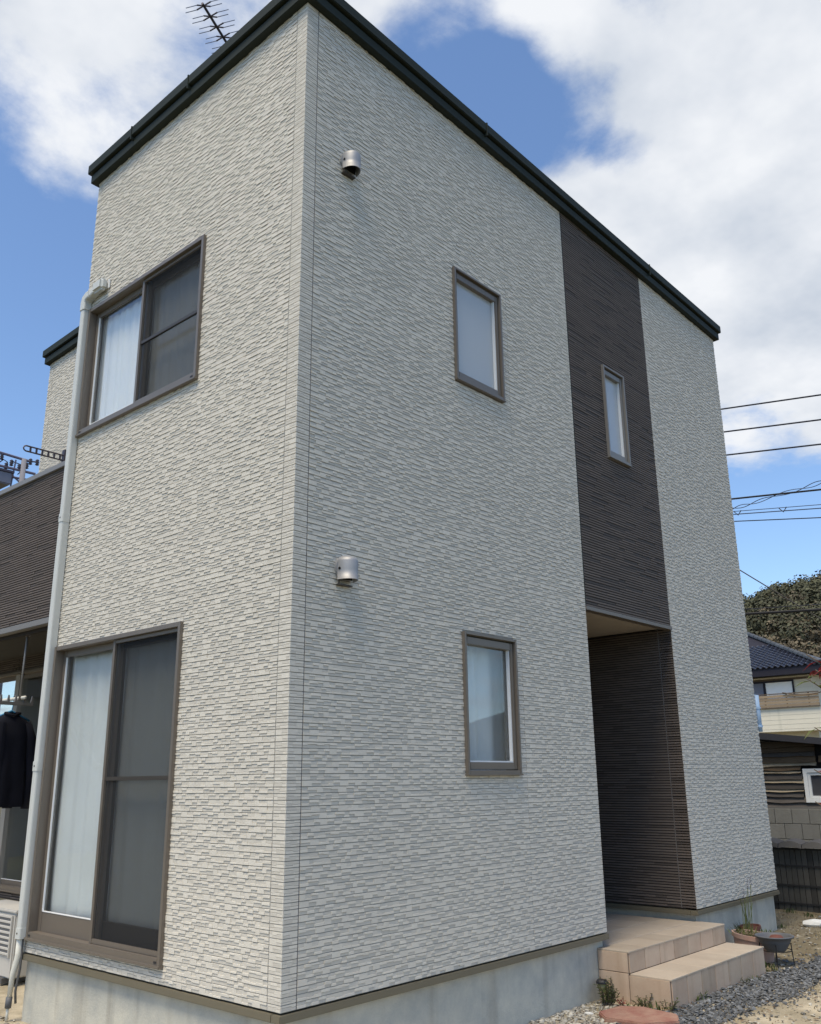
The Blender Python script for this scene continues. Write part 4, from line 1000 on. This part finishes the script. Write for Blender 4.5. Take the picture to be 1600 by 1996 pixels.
# planters
def planter(name, c, L, Wd, h, ang, m, label, cat):
    r = world_parent(empty(name, (c[0], c[1], gh(*c)))); tag(r, label, cat); z0 = gh(*c)
    MB().lathe([(.001, z0), (.86, z0), (.93, z0 + h * .8), (1.0, z0 + h * .82), (1.0, z0 + h), (.90, z0 + h), (.88, z0 + h * .8), (.001, z0 + h * .8)], (c[0], c[1], 0), 30, L, Wd, ang).build('pot', m, r, smooth=False)
    MB().lathe([(.001, z0 + h * .84), (.88, z0 + h * .82)], (c[0], c[1], 0), 30, L, Wd, ang).build('soil', 'soil', r)
    return r, z0 + h * .84
plr, plz = planter('planter', (5.40, -.27), .27, .14, .205, math.radians(55), 'terracotta', 'oblong pale terracotta planter right of the landing', 'planter')
pl2, pz2 = planter('planter', (5.86, -.06), .13, .09, .165, 0, 'terracotta_red', 'dark red planter behind the terracotta one', 'planter')
fp = world_parent(empty('flower_plant', (5.55, -.14, plz))); tag(fp, 'tall thin flower stems with purple spikes growing from the planters', 'plant')
st = MB(); rg = random.Random(3)
for (x, h, lx) in ((5.70, .38, .08), (5.76, .40, .10), (5.64, .30, .03)):
    st.tube([(x, -.12, plz), (x + lx * .4, -.115, plz + h * .5), (x + lx, -.11, plz + h)], .0035, 5)
    sp = MB()
    for k in range(26):
        p = (x + lx + rg.gauss(0, .006), -.11 + rg.gauss(0, .006), plz + h - .01 + k * .0035); leaf(sp, p, (rg.uniform(-1, 1), rg.uniform(-1, 1), .6), .014, .008, 1)
    sp.build('flower_spike', 'lavender', fp)
for k in range(9): st.tube([(5.60 + rg.uniform(-.06, .12), -.12, plz - .01), (5.62 + rg.uniform(-.08, .16), -.12 + rg.uniform(-.03, .03), plz + rg.uniform(.2, .34))], .003, 5)
st.build('stem', 'stem_green', fp)
gb = MB()
for k in range(110):
    x, y = 5.44 + rg.uniform(-.10, .14), -.22 + rg.uniform(-.13, .16); a = rg.uniform(0, 6.3); L = rg.uniform(.05, .13)
    leaf(gb, (x, y, plz), (math.cos(a) * .7, math.sin(a) * .7, rg.uniform(.4, 1.6)), L, .007, rg.uniform(.6, 1.4))
for k in range(7):
    x = 5.40 + rg.uniform(-.05, .12); leaf(gb, (x, -.15, plz), (rg.uniform(-.9, -.2), .2, 1.2), .17, .012, .6)
gb.build('grass_tuft', 'leaf_green', fp, tone=True)
# bowl on a wire stand
bc = (5.22, -.54); zb0 = gh(*bc)
br = world_parent(empty('plant_bowl', (bc[0], bc[1], zb0))); tag(br, 'round grey plastic bowl on a thin wire stand beside the steps', 'bowl')
zr = -.205
MB().lathe([(.001, zr - .125), (.075, zr - .125), (.092, zr - .11), (.132, zr - .045), (.146, zr - .012), (.163, zr - .010), (.168, zr), (.160, zr + .004), (.142, zr - .004), (.125, zr - .06), (.08, zr - .085), (.001, zr - .085)], (bc[0], bc[1], 0), 36).build('bowl', 'bowl_grey', br, smooth=True)
MB().lathe([(.001, zr + .004), (.045, zr), (.07, zr - .03), (.08, zr - .065)], (bc[0] + .02, bc[1] - .01, 0), 18).build('brown_content', 'terracotta_red', br, smooth=True)
sd = MB()
for k in range(4):
    a = k * math.pi / 2 + .4; sd.tube([(bc[0] + .13 * math.cos(a), bc[1] + .13 * math.sin(a), zr - .06), (bc[0] + .14 * math.cos(a), bc[1] + .14 * math.sin(a), zb0)], .0045, 6)
sd.tube([(bc[0] + .133 * math.cos(2 * math.pi * k / 24), bc[1] + .133 * math.sin(2 * math.pi * k / 24), zr - .115) for k in range(25)], .004, 6); sd.build('stand', 'wire_black', br)
# white stones
for (x, y, s, lb_) in ((7.20, -.20, .085, 'long white stone lying near the fence at the right edge'), (2.72, -.15, .022, 'small square white stone near the solar light'), (5.12, -.66, .022, 'white pebble by the right corner of the steps')):
    mb = MB(); bm = bmesh.new(); bmesh.ops.create_icosphere(bm, subdivisions=2, radius=1)
    for v in bm.verts: v.co *= 1 + .22 * mnoise.noise(v.co * 1.7 + Vector((x * 9, 0, 0)))
    me = bpy.data.meshes.new('white_stone'); bm.to_mesh(me); bm.free()
    o = link('white_stone', me, 'stone_white'); o.location = (x, y, gh(x, y) + s * .3); o.scale = (s * .8, s * 1.5, s * .6); o.rotation_euler = (0, 0, .3); tag(o, lb_, 'stone')

# ------------------------------------------------------------------ red-leaved shrub poking in at the right
sh = world_parent(empty('red_shrub', (1.46, -2.62, GZ))); tag(sh, 'slender shrub with red and green narrow leaves at the right edge', 'shrub')
rg = random.Random(9); st, lr, lg = MB(), MB(), MB()
tips = [((1.345, -2.44, 1.18), 'r', 9), ((1.345, -2.425, 1.03), 'r', 7), ((1.36, -2.47, 1.74), 'r', 8), ((1.375, -2.50, 1.66), 'r', 6), ((1.362, -2.455, 1.62), 'g', 5), ((1.37, -2.46, 1.38), 'g', 6), ((1.50, -2.75, 1.5), 'r', 16), ((1.62, -2.8, 1.9), 'g', 18), ((1.4, -2.78, 1.2), 'r', 16), ((1.55, -2.7, 1.0), 'g', 14), ((1.5, -2.7, 1.75), 'r', 14)]
for (p, kind, n) in tips:
    p = Vector(p) + Vector((-.040, .044, 0)); b = Vector((1.48 + rg.uniform(-.04, .04), -2.68 + rg.uniform(-.04, .04), GZ)); mid = Vector((1.50, -2.69, p.z - .25))
    st.tube([b, mid, p.lerp(mid, .3), p], [.008, .006, .004, .0025], 6)
    for k in range(n):
        a = rg.uniform(0, 6.3); q = p.lerp(mid, rg.uniform(0, .35))
        leaf(lr if kind == 'r' else lg, q, (math.cos(a), math.sin(a), rg.uniform(-.5, .6)), rg.uniform(.06, .10), .024, rg.uniform(.6, 1.3), .6)
st.build('stem', 'stem', sh, smooth=True); lr.build('red_leaves', 'leaf_red', sh, tone=True); lg.build('green_leaves', 'leaf_green', sh, tone=True)

# ------------------------------------------------------------------ what the panes mirror: a bare tree and a low house across the garden
tr = world_parent(empty('bare_tree', (-6.5, 12.5, GZ))); tag(tr, 'bare branching tree mirrored in the ground-floor sliding window', 'tree')
tb, tbr = MB(), MB(); rg = random.Random(31)
def branch(p, d, L, r, lev, mbx):
    pts = [p]; q = p.copy(); dd = d.copy()
    for i in range(4):
        dd = (dd + Vector((rg.gauss(0, .16), rg.gauss(0, .16), rg.gauss(.05, .10)))).normalized(); q = q + dd * L / 4; pts.append(q.copy())
    mbx.tube(pts, [r * (1 - .14 * i) for i in range(5)], 6 if lev < 2 else 4, cap=False)
    if lev < 4:
        for k in range(5 if lev else 6):
            t = pts[rg.choice((2, 3, 4)) if lev else rg.choice((3, 4))]; nd = (dd * .6 + Vector((rg.gauss(0, .6), rg.gauss(0, .6), rg.uniform(-.1, .7)))).normalized()
            branch(t, nd, L * rg.uniform(.5, .72), r * .48, lev + 1, tbr)
branch(Vector((-6.5, 12.5, GZ - .1)), Vector((0, 0, 1)), 2.6, .17, 0, tb)
tb.build('trunk', 'bark', tr, smooth=True); tbr.build('crown', 'bark', tr)
lh = world_parent(empty('low_house', (-9, 20, GZ))); tag(lh, 'low grey-walled house mirrored in the ground-floor sliding window', 'house')
MB().box(-16, -1.0, 17.5, 25, GZ - .2, 3.1).build('wall', 'far_wall', lh)
_r = MB(); _r.v = [(-16.5, 17, 3.1), (-.5, 17, 3.1), (-.5, 25.5, 3.1), (-16.5, 25.5, 3.1), (-8.5, 17, 6.2), (-8.5, 25.5, 6.2)]
_r.f = [(0, 1, 4), (1, 2, 5, 4), (2, 3, 5), (3, 0, 4, 5), (3, 2, 1, 0)]; _r.t = [1] * 5; _r.build('roof', 'far_roof', lh)
